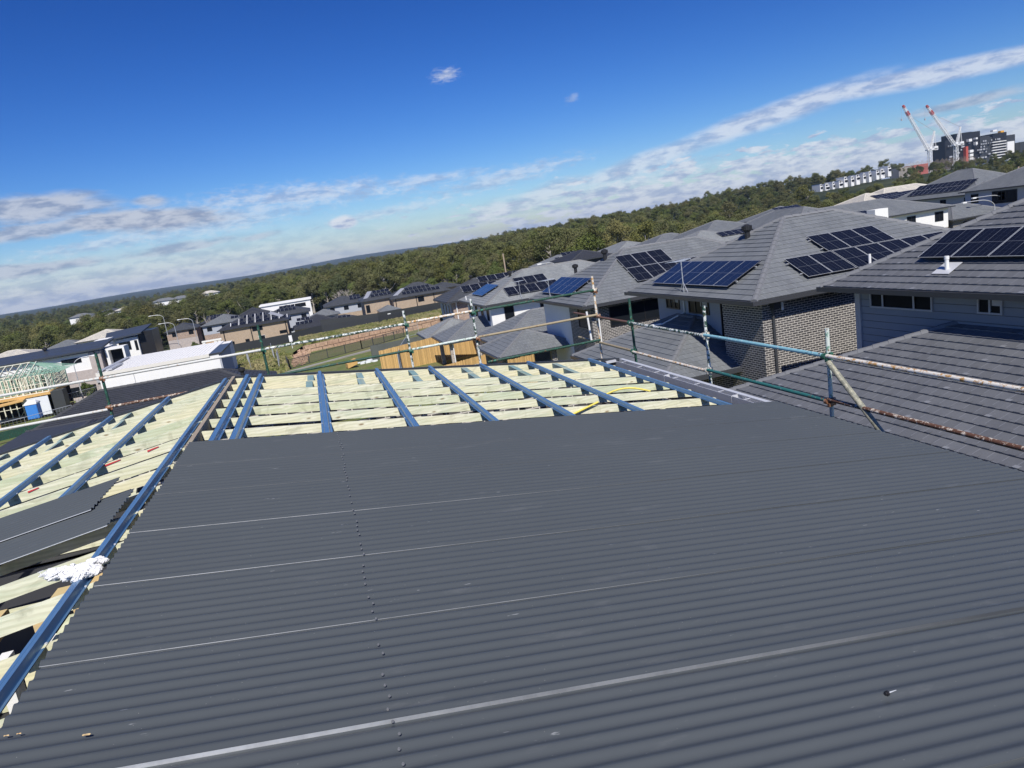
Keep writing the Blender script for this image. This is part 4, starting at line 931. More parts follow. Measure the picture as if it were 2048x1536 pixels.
# white framed balconies on its right end
m=MB()
for (xa,xb,y_,za,zb_) in ((-33.0,-30.2,126,-10.9,-8.2),(-33.0,-30.4,126,-13.9,-11.9)):
    m.box(xa,xa+.45,y_,y_+3,za,zb_); m.box(xb-.3,xb,y_,y_+3,za,zb_); m.box(xa,xb,y_,y_+3,za-.3,za); m.box(xa,xb,y_,y_+3,zb_,zb_+.3)
m.build('balcony_frame',M['render_white'],J); m=MB(); m.box(-32.6,-30.5,127.5,129,-16.5,-8.3); m.build('balcony_glazing',M['glass'],J)
J2=thing('modern_house','white box house with navy skillion roof and tall framed windows right of the long one','house',(-33,153,zg(-33,153)))
m=MB(); P=[(-38.6,149,-8.1),(-32.2,149,-7.6),(-31.6,157,-6.6),(-40.0,157,-7.1)]; Q=[(a,b,c+.25) for a,b,c in P]
m.face(P[::-1]); m.face(Q)
for i in range(4): j=(i+1)%4; m.face([P[i],P[j],Q[j],Q[i]])
m.build('roof',M['skillion'],J2)
wallbox(J2,-38.0,-33.2,149.8,156.5,-17.4,-8.12,'render_white'); wallbox(J2,-33.2,-30.6,150.6,157,-17.4,-7.3,'frame_blk','dark_wall')
m=MB(); m.box(-39.6,-39.1,146,150,-13.2,-7.9); m.box(-37.7,-37.2,146,150,-13.2,-7.9); m.box(-39.6,-37.2,146,150,-7.9,-7.4); m.build('portal_frame',M['render_white'],J2); m=MB(); m.box(-39.1,-37.7,147,149.5,-13.2,-7.95); m.build('portal_glazing',M['glass'],J2)
window(J2,'-y',149.8,-36.6,-34.6,-10.3,-8.7,3); window(J2,'-y',149.8,-33.9,-33.4,-10.6,-8.7,1)
# beige and grey roofs peeking over the long roof
far('hip_roof_house','beige roofed house showing behind the left end of the navy skillion roof',-72,-60,178,10,-9.9,.3,'tile_beige','render_cream',wins=False)
far('hip_roof_house','grey roofed house showing between the beige roofs behind the skillion roof',-62.5,-52,186,10,-10.1,.33,'tile_b','render_grey',wins=False)
far('hip_roof_house','larger beige roofed house behind the middle of the navy skillion roof',-54.5,-43,186,12,-9.2,.3,'tile_beige','render_cream',wins=False)

# I: white long building
I=thing('white_flat_building','long white flat roofed building beyond the neighbour\'s dark tiled roof','building',(-20,110,zg(-20,110)))
m=MB(); m.box(-27.75,-14.4,100,118.5,-9.36,-9.2); 
for q in range(26): m.box(-27.7+q*.5,-27.64+q*.5,100.2,118.3,-9.199,-9.165)
m.build('roof',M['render_white'],I)
wallbox(I,-27.65,-13.2,100.1,118.3,-14.5,-9.362,'render_white'); 
m=MB(); m.box(-27.8,-14.35,99.85,100.0,-9.55,-9.12); m.box(-27.9,-27.76,100,118.5,-9.5,-9.1); m.build('fascia',M['render_cream'],I)
m=MB(); m.box(-27.9,-27.3,101,116,-9.09,-8.95); m.box(-26.9,-26.2,101,107,-9.09,-8.9); m.build('gutter',M['frame_grey'],I)
m=MB(); m.box(-13.195,-13.0,100.2,112,-14.4,-9.5); m.build('shaded_side_wall',M['render_grey'],I)  # side of the white building, its shade put into the grey colour
m=MB(); m.box(-14.35,-12.8,100.0,112,-9.34,-9.15); m.build('side_gutter',M['gutter'],I)
m=MB(); m.box(-23.7,-23.66,100.03,100.09,-14.4,-9.6); m.build('wall_joint',M['frame_grey'],I)
# L: neighbour's dark tiled roof below left
L=thing('neighbour_house','neighbour\'s single storey house with black tiled roof close below the left scaffold','house',(-9,44,zg(-9,44)))
hip_roof(L,-18.2,-3.8,49.6,56.4,-7.36,.40,'tile_blk','cap_d','gutter',course=.24)
wallbox(L,-17.6,-4.4,50.2,55.8,-11.5,-7.54,'brick_dark')
hip_roof(L,-18.6,-8.0,34,50.2,-7.40,.14,'tile_blk','cap_d','gutter',name='lower_roof'); wallbox(L,-18.0,-8.6,34.6,49.5,-11.5,-7.58,'brick_dark','lower_wall')
q=aty(484,742,50.5); whirly(L,q[0],50.5,q[2]-.1,1.0)
# right-hand group beyond C and B
far('dark_roof_house','black roofed house with exposed dark underside, just above the pale grey roof ridge',39.9,47.7,108,10,-5.35,.33,'tile_blk','frame_blk')
far('low_dark_house','low dark roofed wing left of the black roofed house',35.5,41.0,104,7,-6.7,.33,'tile_blk','frame_blk')
far('grey_roof_house','light grey roofed house with four panels, left of the black roof, behind timber props',44.5,54.5,134,12,-7.0,.35,'tile_l','render_white',arr=[('-y',3.0,2.0,4,1),('-y',5.0,4.0,3,1)])
far('grey_roof_house','pale grey roof just above the dark brick house\'s ridge vent',56.5,66.5,128,12,-6.1,.33,'tile_l','render_white',arr=[('-y',8,1.8,3,1)])
far('grey_roof_house','hip roofed house with two arrays between the pale roofs before the trees',52.5,66,106,12,-5.6,.34,'tile_b','render_grey',arr=[('-y',6,1.2,5,1),('-y',8,3.1,4,1)])
far('grey_roof_house','pale hip roof with a lit left face right of the two array house',49.3,60.0,88,10,-5.15,.36,'tile_l','render_white',arr=[('-y',6.5,1.6,4,1)])
far('grey_roof_house','grey roofed house with a white strip on its ridge and dark upper window',58.0,71.5,99,13,-4.75,.34,'tile_b','render_grey')
far('grey_roof_house','small grey roofed house with a navy panel sheet just over the brick house\'s ridge',80,92,112,12,-4.0,.32,'tile_b','render_grey',arr=[('-y',3.5,1.8,5,2)])
M1=far('white_panelled_house','white and stone house with two rows of black panels on its long grey roof',60.5,83.0,77.5,12,-4.75,.36,'tile_b','render_white',low='brick_mix',arr=[('-y',4.2,1.1,6,1),('-y',3.6,2.9,4,1)])
hip_roof(M1,60.8,70.5,80,96,-4.1,.42,'tile_b','cap','gutter',name='side_roof')
m=MB(); m.box(69.6,71.6,76.6,78.0,-5.4,-3.6); m.build('chimney_box',M['render_white'],M1)
far('low_grey_house','single storey grey hip roof between the white house and the panelled shade house',82.8,93.0,77.5,8,-6.6,.42,'tile_b','brick_dark')
Mb=far('beige_roof_house','beige tiled roof with large black arrays in front of the forest',104.5,117,118,12,-4.6,.38,'tile_beige','render_white',arr=[('-y',5.5,1.0,6,2)])
hip_roof(Mb,112,131,121,132,-4.0,.38,'tile_beige','cap_beige','gutter',name='side_roof'); panels(Mb,(117,121.6,-4.0+.38*.6),(1,0,0),pitchv('y',.38),[(c,0) for c in range(8)],1.05,1.7,.05,.13,rails=False)
M3=far('two_storey_house','large grey hip roofed house with navy panels and shaded walls at the far right',106.0,122.0,94.5,19,-4.5,.5,'tile_b','render_grey',low='brick_red',arr=[('-x',3.5,1.2,11,2),('-y',4.2,1.4,8,1)])
M4=far('two_storey_house','grey roofed house at the right edge with one big dark upper window',92.0,108,60,25,-3.5,.42,'tile_b','render_grey')
window(M4,'-x',92.5,76.5,80.2,-5.6,-3.9,1)
far('grey_roof_house','low tiled roof below the house at the right edge, near the street lamps',73,86,52,9,-6.3,.35,'tile','brick_mix',wins=False)
# distant roofs between the trees on the left
for (x,y_,w_,rf,lb) in ((-152,520,14,'tile_b','leftmost of the distant roofs in the clearing of the left forest'),(-137,530,14,'tile_d','second of the distant roofs in the forest clearing, dark'),(-124,515,11,'tile_beige','third distant roof in the clearing, with a bright beige face'),(-106,540,16,'tile_b','fourth distant roof, grey, among the left trees'),(-92,525,14,'tile_b','fifth distant roof, right end of the clearing'),(-78,560,14,'tile_beige','sixth distant roof, beige, far among the trees')):
    far('distant_house',lb,x,x+w_,y_,10,-9.6 if x<-120 else -8.2,.35,rf,'render_white',wins=False,course=None)

# ======================= fences, walls, street furniture =======================
def wall_line(name,pts,h,th,mat,label,cat,base=None,lift=0,posts=None,group=None,kind_=None,zoff=0,parts=True):
    p0=pts[0]; o=thing(name,label,cat,(p0[0],p0[1],(base if base is not None else zg(*p0[:2]))))
    m=MB()
    for a,b in zip(pts[:-1],pts[1:]):
        za=(a[2] if len(a)>2 else zg(a[0],a[1])+zoff); zb=(b[2] if len(b)>2 else zg(b[0],b[1])+zoff); d=Vector((b[0]-a[0],b[1]-a[1],0)).normalized(); n=Vector((d.y,-d.x,0))*th
        A=Vector((a[0],a[1],za-.3)); Bv=Vector((b[0],b[1],zb-.3)); U=Vector((0,0,h+.3))
        for q in ([A+n,Bv+n,Bv+n+U,A+n+U],[Bv,A,A+U,Bv+U],[A+U+n,Bv+U+n,Bv+U,A+U],[A,A+n,A+n+U,A+U],[Bv+n,Bv,Bv+U,Bv+n+U]): m.face(q)
    m.build('fence_panel' if cat=='fence' else 'stone_face',M[mat],o)
    if posts:
        for a,b in zip(pts[:-1],pts[1:]):
            L_=math.hypot(b[0]-a[0],b[1]-a[1]); k=max(1,int(L_/posts))
            for i in range(k+1):
                x=a[0]+(b[0]-a[0])*i/k; y_=a[1]+(b[1]-a[1])*i/k; z=(a[2]+(b[2]-a[2])*i/k) if len(a)>2 else zg(x,y_)+zoff
                q=MB(); q.box(x-.05,x+.05,y_-th-.06,y_-th-.002,z-.3,z+h+.02); q.build('post',M[mat],o)
    return o
TZ=-13.3
# stone retaining wall and the grass terrace above it
wall_line('stone_retaining_wall',[(-3.2,123,-14.4),(5,126.5,-14.4),(14,130,-14.5),(21.5,134,-14.7)],1.75,.9,'stone','wall of big pinkish sandstone blocks across the grass lot','retaining wall')
o=MB(); rs=random.Random(8)
for i in range(26):
    t=i/25; x=-3.6-.2*t*4+rs.uniform(-.5,.5); y_=121-22*t; z=zg(x,y_)
    s_=rs.uniform(.3,.6)
    for (dx,dz) in ((0,0),(rs.uniform(.6,1.2),-.1)):
        cx,cy=x+dx,y_; P=[]
        for (a,b,c) in ((-1,-1,-1),(1,-1,-1),(1,1,-1),(-1,1,-1),(-1,-1,1),(1,-1,1),(1,1,1),(-1,1,1)):
            P.append((cx+a*s_*rs.uniform(.4,.62),cy+b*s_*rs.uniform(.45,.65),z+dz+(c+1)*s_*rs.uniform(.5,.8)*(1-.5*t)))
        for f in ((0,3,2,1),(4,5,6,7),(0,1,5,4),(1,2,6,5),(2,3,7,6),(3,0,4,7)): o.face([P[k] for k in f])
tag(o.build('boulder_edge',M['stone'],origin=(-4,110,-13)),'ragged row of loose sandstone boulders at the left return of the stone wall','boulders')
wall_line('colorbond_fence',[(-22,176,-17.0),(-7,163,-15.6),(.5,147.5,-13.75),(11.9,149.5,-14.1),(27,157,-14.4),(38.5,168,-14.7)],2.05,.06,'fence_dark','long charcoal steel fence along the back of the grass terrace','fence')
wall_line('colorbond_fence',[(.5,166,-14.2),(13.5,168,-15.0),(30.3,176,-15.5),(41.4,182,-15.7)],2.2,.06,'fence_dark','second charcoal fence behind the first, by the orange barriers','fence')
# pool style black fence
def picket(name,pts,h,label,step=.12,r=.012,mat='fence_dark',post=2.4):
    o=thing(name,label,'fence',(pts[0][0],pts[0][1],zg(*pts[0]))); m=MB(); rl=MB()
    for a,b in zip(pts[:-1],pts[1:]):
        L_=math.hypot(b[0]-a[0],b[1]-a[1]); k=int(L_/step)
        for i in range(k+1):
            x=a[0]+(b[0]-a[0])*i/k; y_=a[1]+(b[1]-a[1])*i/k; z=zg(x,y_); m.box(x-r,x+r,y_-r,y_+r,z+.08,z+h-.05)
        for zz in (.1,h-.12): rl.tube((a[0],a[1],zg(*a)+zz),(b[0],b[1],zg(*b)+zz),.03,4)
        k=max(1,int(L_/post))
        for i in range(k+1):
            x=a[0]+(b[0]-a[0])*i/k; y_=a[1]+(b[1]-a[1])*i/k; z=zg(x,y_); q=MB(); q.box(x-.06,x+.06,y_-.06,y_+.06,z-.2,z+h); q.build('post',M[mat],o)
    m.build('pickets',M[mat],o); rl.build('rail',M[mat],o); return o
picket('picket_fence',[(-5.2,104),(-4.6,96),(5.4,106.5),(13,117)],1.35,'black picket fence on the green lawn before the stone wall',.14,.016,post=3.2)
def meshfence(pts,h,label,closed=False,group=None):
    o=thing('mesh_fence_panel',label,'fence',(pts[0][0],pts[0][1],zg(*pts[0])),group); fr=MB(); ms=MB()
    for a,b in zip(pts[:-1],pts[1:]):
        za,zb=zg(*a),zg(*b); A=Vector((a[0],a[1],za+.1)); Bv=Vector((b[0],b[1],zb+.1)); U=Vector((0,0,h))
        for p,q in ((A,Bv),(A+U,Bv+U),(A,A+U),(Bv,Bv+U)): fr.tube(p,q,.03,5)
        k=int((Bv-A).length/.34)
        for i in range(1,k): c=A+(Bv-A)*i/k; ms.tube(c,c+U,.010,3,caps=False)
        for i in range(1,int(h/.5)): c=U*(i/int(h/.5)); ms.tube(A+c,Bv+c,.010,3,caps=False)
    fr.build('frame',M['mesh'],o); ms.build('wire_mesh',M['mesh'],o); return o
meshfence([(-6.0,99),(-6.2,101.5),(-6.6,112)],2.0,'temporary mesh fence at the left end of the black picket fence')
meshfence([(-7.6,118),(-8.4,128),(-9.2,140)],2.0,'mesh fence panels running back into the long grass behind the picket corner')
meshfence([(-10.4,108),(-11.6,120),(-13,132)],1.8,'farther mesh fence crossing the grass field left of the picket fence')
meshfence([(13.0,114),(15.5,117.5)],2.0,'single mesh panel standing at the right end of the picket fence')
meshfence([(9.6,85),(8.0,76),(6.9,69),(6.2,64)],1.9,'row of diagonal mesh panels beside the yellow timber fence, coming towards us')
meshfence([(8.3,72),(7.6,66.5)],1.6,'short mesh panel leaning close to the yellow timber fence')
# yellow paling fences
def paling(pts,h,label,mat='palings'):
    o=thing('paling_fence',label,'fence',(pts[0][0],pts[0][1],pts[0][2])); m=MB()
    for a,b in zip(pts[:-1],pts[1:]):
        A,Bv=Vector(a),Vector(b); d=(Bv-A); L_=d.length; k=int(L_/.1); d.normalize(); n=Vector((d.y,-d.x,0)).normalized()
        for i in range(k):
            s_=d*(i*L_/k); w_=d*(L_/k*.96); o_=n*(.018 if i%2 else .0); hh=h+random.uniform(-.03,.02)
            c=A+s_+o_-n*.009; Wd=w_; T=n*.016
            q=[c+T,c+Wd+T,c+Wd+T+Vector((0,0,hh)),c+T+Vector((0,0,hh))]; u0=i*.1+.02
            m.face(q,0,[(u0,0),(u0+.06,0),(u0+.06,h),(u0,h)]); m.face([p-T for p in q[::-1]],0,[(u0,0),(u0+.06,0),(u0+.06,h),(u0,h)]); m.face([q[3],q[2],q[2]-T,q[3]-T])
            m.face([q[1],q[1]-T,q[2]-T,q[2]]); m.face([q[0]-T,q[0],q[3],q[3]-T])
    m.build('palings',M[mat],o)
    q=MB()
    for a,b in zip(pts[:-1],pts[1:]):
        for zz in (.3,h*.55,h-.3): q.tube(Vector(a)+Vector((0,.06,zz)),Vector(b)+Vector((0,.06,zz)),.04,4)
    q.build('rail',M[mat],o); return o
def base_pt(px,py,y,dz=0): p=aty(px,py,y); return (p[0],p[1],p[2]+dz)
a=base_pt(757,702,69); b=base_pt(862,675,70); c=base_pt(975,648,71)
paling([(a[0],a[1],a[2]-3.2),(b[0],b[1],b[2]-3.2),(c[0],c[1],c[2]-3.2)],3.2,'tall new yellow timber paling fence behind the scaffold, catching the sun')
a=base_pt(880,733,52); b=base_pt(975,707,53)
paling([(a[0],a[1],a[2]-2.0),(b[0],b[1],b[2]-2.0)],2.0,'low yellow paling fence beside the brick pier of the patio')
a=base_pt(1015,720,40); b=base_pt(1068,708,41)
paling([(a[0],a[1],a[2]-1.9),(b[0],b[1],b[2]-1.9)],1.9,'short yellow paling fence under the nearest patio roof')
a=base_pt(1440,775,22.0); b=base_pt(1655,727,22.05)
paling([(a[0],a[1]-.6,a[2]-2.0),(b[0],b[1]-.6,b[2]-2.0)],2.0,'timber fence top showing along the foot of the dark brick wall')
# grey panels above the yellow fence
wall_line('panel_screen',[(5.2,84,-12.1),(12.0,86,-12.2),(13.5,87,-12.3)],2.1,.08,'fence_grey','olive grey concrete panels behind and above the yellow timber fence','fence')
# far street timber fence
paling([(-46,218,-19.5),(-34,219,-18.9),(-29,219,-18.6)],1.9,'new timber fence along the far street under the street lamps')
# street lamps
def lamp(x,y,zb,h,arm,label,lean=0,side=-1):
    o=thing('street_lamp',label,'street lamp',(x,y,zb),'street lamps'); m=MB(); m.tube((x,y,zb),(x,y,zb+h*.82),.09,8,0,.06)
    prev=Vector((x,y,zb+h*.82))
    for i in range(1,9):
        t=i/8; q=Vector((x+side*arm*math.sin(t*math.pi/2)*.55,y,zb+h*.82+h*.18*math.sin(t*math.pi/2)*1.0)); q=Vector((x+side*arm*.55*(1-math.cos(t*math.pi/2)),y,zb+h*.82+h*.18*math.sin(t*math.pi/2))); m.tube(prev,q,.055,8); prev=q
    e=prev+Vector((side*arm*.45,0,.05)); m.tube(prev,e,.05,8); m.build('pole',M['steelpole'],o,smooth=True)
    q=MB(); q.box(min(e.x,e.x+side*.6),max(e.x,e.x+side*.6),y-.14,y+.14,e.z-.10,e.z+.07); q.build('lamp_head',M['white'],o)
a=aty(166,797,116); lamp(a[0],116,a[2],5.9,2.6,'tall street lamp at the left, arm bowed to the right before the navy roof',0,1)
a=aty(1990,470,74); lamp(a[0],74,-10.5,6.05,4.6,'nearer of the two street lamps over the right hand roof ridge')
a=aty(2012,470,79); lamp(a[0],79,-10.7,6.35,5.2,'farther of the two street lamps over the right hand roof ridge')
a=aty(1118,545,95); lamp(a[0],95,-12,7.6,2.4,'street lamp arching above the pale grey roof near the black roof')
for px,py,Yd,lb in ((358,690,215,'leftmost street lamp of the far street before the brick houses'),(395,682,212,'street lamp of the far street, standing above the timber fence'),(336,672,230,'small street lamp at the left end of the far street by the trees')):
    a=aty(px,py,Yd); lamp(a[0],Yd,a[2],6.5,3.2,lb)
m=MB(); a=aty(1013,548,120); m.tube((a[0],120,-13.5),(a[0]-.1,120,-2.75),.16,8,0,.12); tag(m.build('timber_pole',M['woodpole'],origin=(a[0],120,-13.5)),'bare timber pole standing in front of the forest beside the pale roof','pole')
a=aty(2037,352,100); m=MB(); m.tube((a[0],100,-12.3),(a[0],100,a[2]+1.6),.16,8,0,.13); m.box(a[0]-1.3,a[0]+1.3,99.9,100.0,a[2]+.9,a[2]+1.05); tag(m.build('power_pole',M['woodpole'],origin=(a[0],100,-12)),'timber power pole with crossarm at the right edge above the roofs','power pole')
# props behind pale roof: row of timber stakes
o=thing('stake_fence','row of pale timber props and rails behind the pale grey roof','fence',(40,128,-13)); 
for i in range(11):
    x=36.5+i*1.15; m=MB(); m.tube((x,128+i*.5,-13),(x+.1,128+i*.5,-6.6+.03*i+random.uniform(-.3,.3)),.09,5); m.build('stake',M['concrete'],o)
m=MB(); m.tube((36,128,-7.3),(48.5,133.4,-7.0),.07,5); m.tube((36,128,-7.9),(48.5,133.4,-7.6),.07,5); m.build('rail',M['concrete'],o)
# orange barriers by the tan pair
for k_,(x,y_) in enumerate(((10.2,181),(13.2,183),(15.6,185))):
    m=MB(); z=-15.9
    for q in range(5): m.box(x+q*.45,x+q*.45+.14,y_,y_+.1,z,z+1.7)
    for q in range(4): m.box(x,x+1.95,y_-.05,y_,z+.2+q*.42,z+.34+q*.42)
    tag(m.build('barrier',M['orange'],origin=(x,y_,z)),['leftmost orange plastic barrier by the tan brick pair','middle orange plastic barrier, in front of the small gable roof','right hand orange barrier, next to the tan brick wall'][k_],'barrier')
# white bits on fence line
m=MB(); a=aty(868,632,150); a=aty(779,632,165); m.box(a[0]-.35,a[0]+.35,165,165.06,a[2]-.6,a[2]+.6); m.tube((a[0],165.1,a[2]-1.5),(a[0],165.1,a[2]),.05,5); tag(m.build('white_sign',M['white'],origin=(a[0],165,a[2])),'small blank white board on the dark fence above the stone wall','sign')
m=MB(); a=aty(581,677,118); m.box(a[0]-.25,a[0]+.25,118,118.06,a[2]-.5,a[2]+.5); m.tube((a[0],118.1,a[2]-1.6),(a[0],118.1,a[2]),.05,5); tag(m.build('white_sign',M['white'],origin=(a[0],118,a[2])),'white tag on the mesh fence at the left end of the stone wall','sign')
# concrete kerb line across the grass and pile of ply + rubble
m=MB(); pts=[(-6,90),(2,96),(9,103),(16,110)]
for a,b in zip(pts[:-1],pts[1:]): m.obox((a[0],a[1],zg(*a)-.1),(b[0]-a[0],b[1]-a[1],zg(*b)-zg(*a)),(-.25,.35,0),(0,0,.28))
kind(m.build('kerb',M['concrete']),'structure')
m=MB(); z=zg(3.5,83); m.obox((2.2,80,zg(2.2,80)+.05),(1.1,.2,.3),(-.2,1.6,0),(0,0,.5)); tag(m.build('plywood_offcut',M['ply'],origin=(2.5,80,z)),'orange plywood offcut lying in the grass behind the roof','plywood')
m=MB(); rs=random.Random(4)
for i in range(22): x=4.4+rs.uniform(-1.0,1.0); y_=84+rs.uniform(-1.5,1.5); s_=rs.uniform(.08,.28); m.obox((x,y_,zg(x,y_)),(s_*2,s_*.3,0),(-s_*.3,s_,0),(0,s_*.1,s_))
tag(m.build('rubble_pile',M['wrap'],origin=(4.4,84,-11.8)),'small heap of white rubble beside the plywood offcut','rubble')

# ---- timber frame house site at the left ----
fx0,fx1,fy0,fy1=-60,-41.5,128,140; fz=-16.4
FH=thing('timber_frame_house','unclad timber frame house with green rafters and ply panels at the left edge','building frame',(-50,132,fz))
def frame_wall(xa,xb,y_,z0,z1,mat,nm='stud_wall',step=.85):
    m=MB(); k=int((xb-xa)/step)
    for i in range(k+1):
        x=xa+(xb-xa)*i/k; m.box(x-.075,x+.075,y_-.06,y_+.06,z0,z1)
    m.box(xa-.05,xb+.05,y_-.061,y_+.061,z1,z1+.12); m.box(xa,xb,y_-.061,y_+.061,z0-.12,z0); m.box(xa,xb,y_-.05,y_+.05,(z0+z1)/2,(z0+z1)/2+.08)
    for q in range(3): x=xa+(xb-xa)*(q+.2)/3; m.tube((x,y_-.07,z0),(x+2.2,y_-.07,z1),.05,4)
    m.build(nm,M[mat],FH)
uz0,uz1=-12.9,-10.3
for y_,mt in ((126.5,'frame_pine'),(129.5,'frame_green'),(132.5,'frame_pine'),(136,'frame_green')): frame_wall(-60,-42.3,y_,uz0,uz1,mt)
for x in (-42.3,-46,-51,-56):
    m=MB()
    for q in range(16): m.box(x-.05,x+.05,126.5+q*.6,126.6+q*.6,uz0,uz1)
    m.build('stud_wall',M['frame_pine'],FH)
m=MB()   # rafters of the hip
for q in range(15):
    x=-60+q*1.1; m.tube((x,126,uz1+.1),(x,131.5,uz1+1.9),.075,4); m.tube((x,137,uz1+.1),(x,131.5,uz1+1.9),.06,4)
    if q%2==0: m.tube((x,127.5,uz1+.1),(x,130,uz1+1.4),.05,4); m.tube((x,131.5,uz1+.1),(x,131.5,uz1+1.9),.05,4); m.tube((x,126.5,uz1+.1),(x,136.5,uz1+.1),.05,4)
m.tube((-61,131.5,uz1+1.95),(-45.5,131.5,uz1+1.95),.08,4); m.build('rafter_set',M['frame_pine'],FH)
m=MB()
for q in range(9): m.tube((-45.5+q*.08,131.5-.6*q,uz1+1.95-.2*q),(-40.2-.0*q,131.5-.62*q,uz1+.1),.06,4); m.tube((-45.5,131.5,uz1+1.95),(-40.2,126+q*1.2,uz1+.1),.06,4)
for q in range(10): m.tube((-46.5+q*.6,126,uz1+.1),(-46.5+q*.6,126+5.2*(1-q/10),uz1+.1+1.8*(1-q/10)),.06,4)
m.build('hip_rafter_set',M['frame_green'],FH)
m=MB(); m.box(-60,-42,126,137,uz0-.5,uz0-.15); m.build('floor_deck',M['ply'],FH)
for y_ in (127,131): frame_wall(-59,-43,y_,-16.3,-13.5,'frame_pine')
m=MB(); m.box(-60,-42.4,136.4,136.5,-16.4,-10.4); m.box(-58,-42.6,128.6,128.7,-16.4,-13.6); m.build('interior_shade',M['black'],FH)  # black sheets standing in for the shade behind the studs
m=MB(); m.box(-45.9,-42.4,125.6,125.75,-16.4,-13.5); m.build('wrapped_wall',M['wrap'],FH)
m=MB(); m.box(-51.5,-48.2,121.5,121.65,-16.9,-14.0); m.obox((-52,121,-13.9),(7.0,2.2,.4),(-.6,3,0),(0,0,.15)); m.build('ply_bracing',M['ply'],FH)
m=MB(); m.box(-52.0,-49.6,120.9,121.1,-14.3,-13.2); m.build('formwork_panel',M['ply_y'],FH)
m=MB(); m.box(-41.9,-40.2,125.5,127.5,-16.4,-13.0); m.build('dark_hoarding',M['fence_dark'],FH)
for ch in FH.children:
    ch.data.transform(Matrix.Scale(.82,4)); 
FH.location=Vector(FH.location)*.82
for ch in FH.children: ch.matrix_parent_inverse=Matrix.Translation(-FH.location)
def portaloo(px,py,Y_,label,c):
    a=aty(px,py,Y_); x,y_,z=a[0],Y_,a[2]; o=thing('portable_toilet',label,'portable toilet',(x,y_,z)); 
    m=MB(); m.box(x-.6,x+.6,y_,y_+1.2,z-.5,z+1.15); m.build('cabin',M[c],o); m=MB(); m.box(x+.1,x+.55,y_-.03,y_-.002,z-.4,z+1.05); m.build('door',M['blue_plastic' if c=='blue_plastic' else 'frame_grey'],o)
    m=MB(); m.box(x-.66,x+.66,y_-.06,y_+1.26,z+1.15,z+1.3); m.face([(x-.66,y_-.06,z+1.3),(x+.66,y_-.06,z+1.3),(x+.4,y_+.6,z+1.6),(x-.4,y_+.6,z+1.6)]); m.face([(x+.66,y_+1.26,z+1.3),(x-.66,y_+1.26,z+1.3),(x-.4,y_+.6,z+1.6),(x+.4,y_+.6,z+1.6)]); m.face([(x-.66,y_+1.26,z+1.3),(x-.66,y_-.06,z+1.3),(x-.4,y_+.6,z+1.6)]); m.face([(x+.66,y_-.06,z+1.3),(x+.66,y_+1.26,z+1.3),(x+.4,y_+.6,z+1.6)]); m.build('roof',M['white'],o)
portaloo(66,829,93,'blue portable toilet with white roof in front of the timber frame house','blue_plastic')
portaloo(174,770,128,'white portable toilet beside the long navy roofed house','white')
wall_line('silt_fence',[(-34,79,-11.9),(-29.5,82,-12.0),(-26.5,84,-12.1)],.55,.05,'t_green','low dark green sediment fence at the left edge before the building site','fence')
meshfence([(-36,86),(-32.5,88),(-29,92)],1.5,'site mesh fence in front of the blue portable toilet')
meshfence([(-44,106),(-38,108.5),(-33.5,112),(-31.5,116)],1.9,'site mesh fence in front of the timber frame house by the street lamp')
m=MB(); rs=random.Random(11)
for i in range(60):
    x=rs.uniform(-40,-33); y_=110+rs.uniform(-3,7); z=zg(x,y_); s_=rs.uniform(.1,.5); m.obox((x,y_,z-.05),(s_*rs.uniform(1,5),s_*rs.uniform(-1,1),rs.uniform(0,.3)),(-s_*.3,s_*.8,0),(0,0,s_*.6))
tag(m.build('timber_debris',M['ply'],origin=(-37,112,-14)),'scattered timber offcuts and site debris below the frame house','debris')

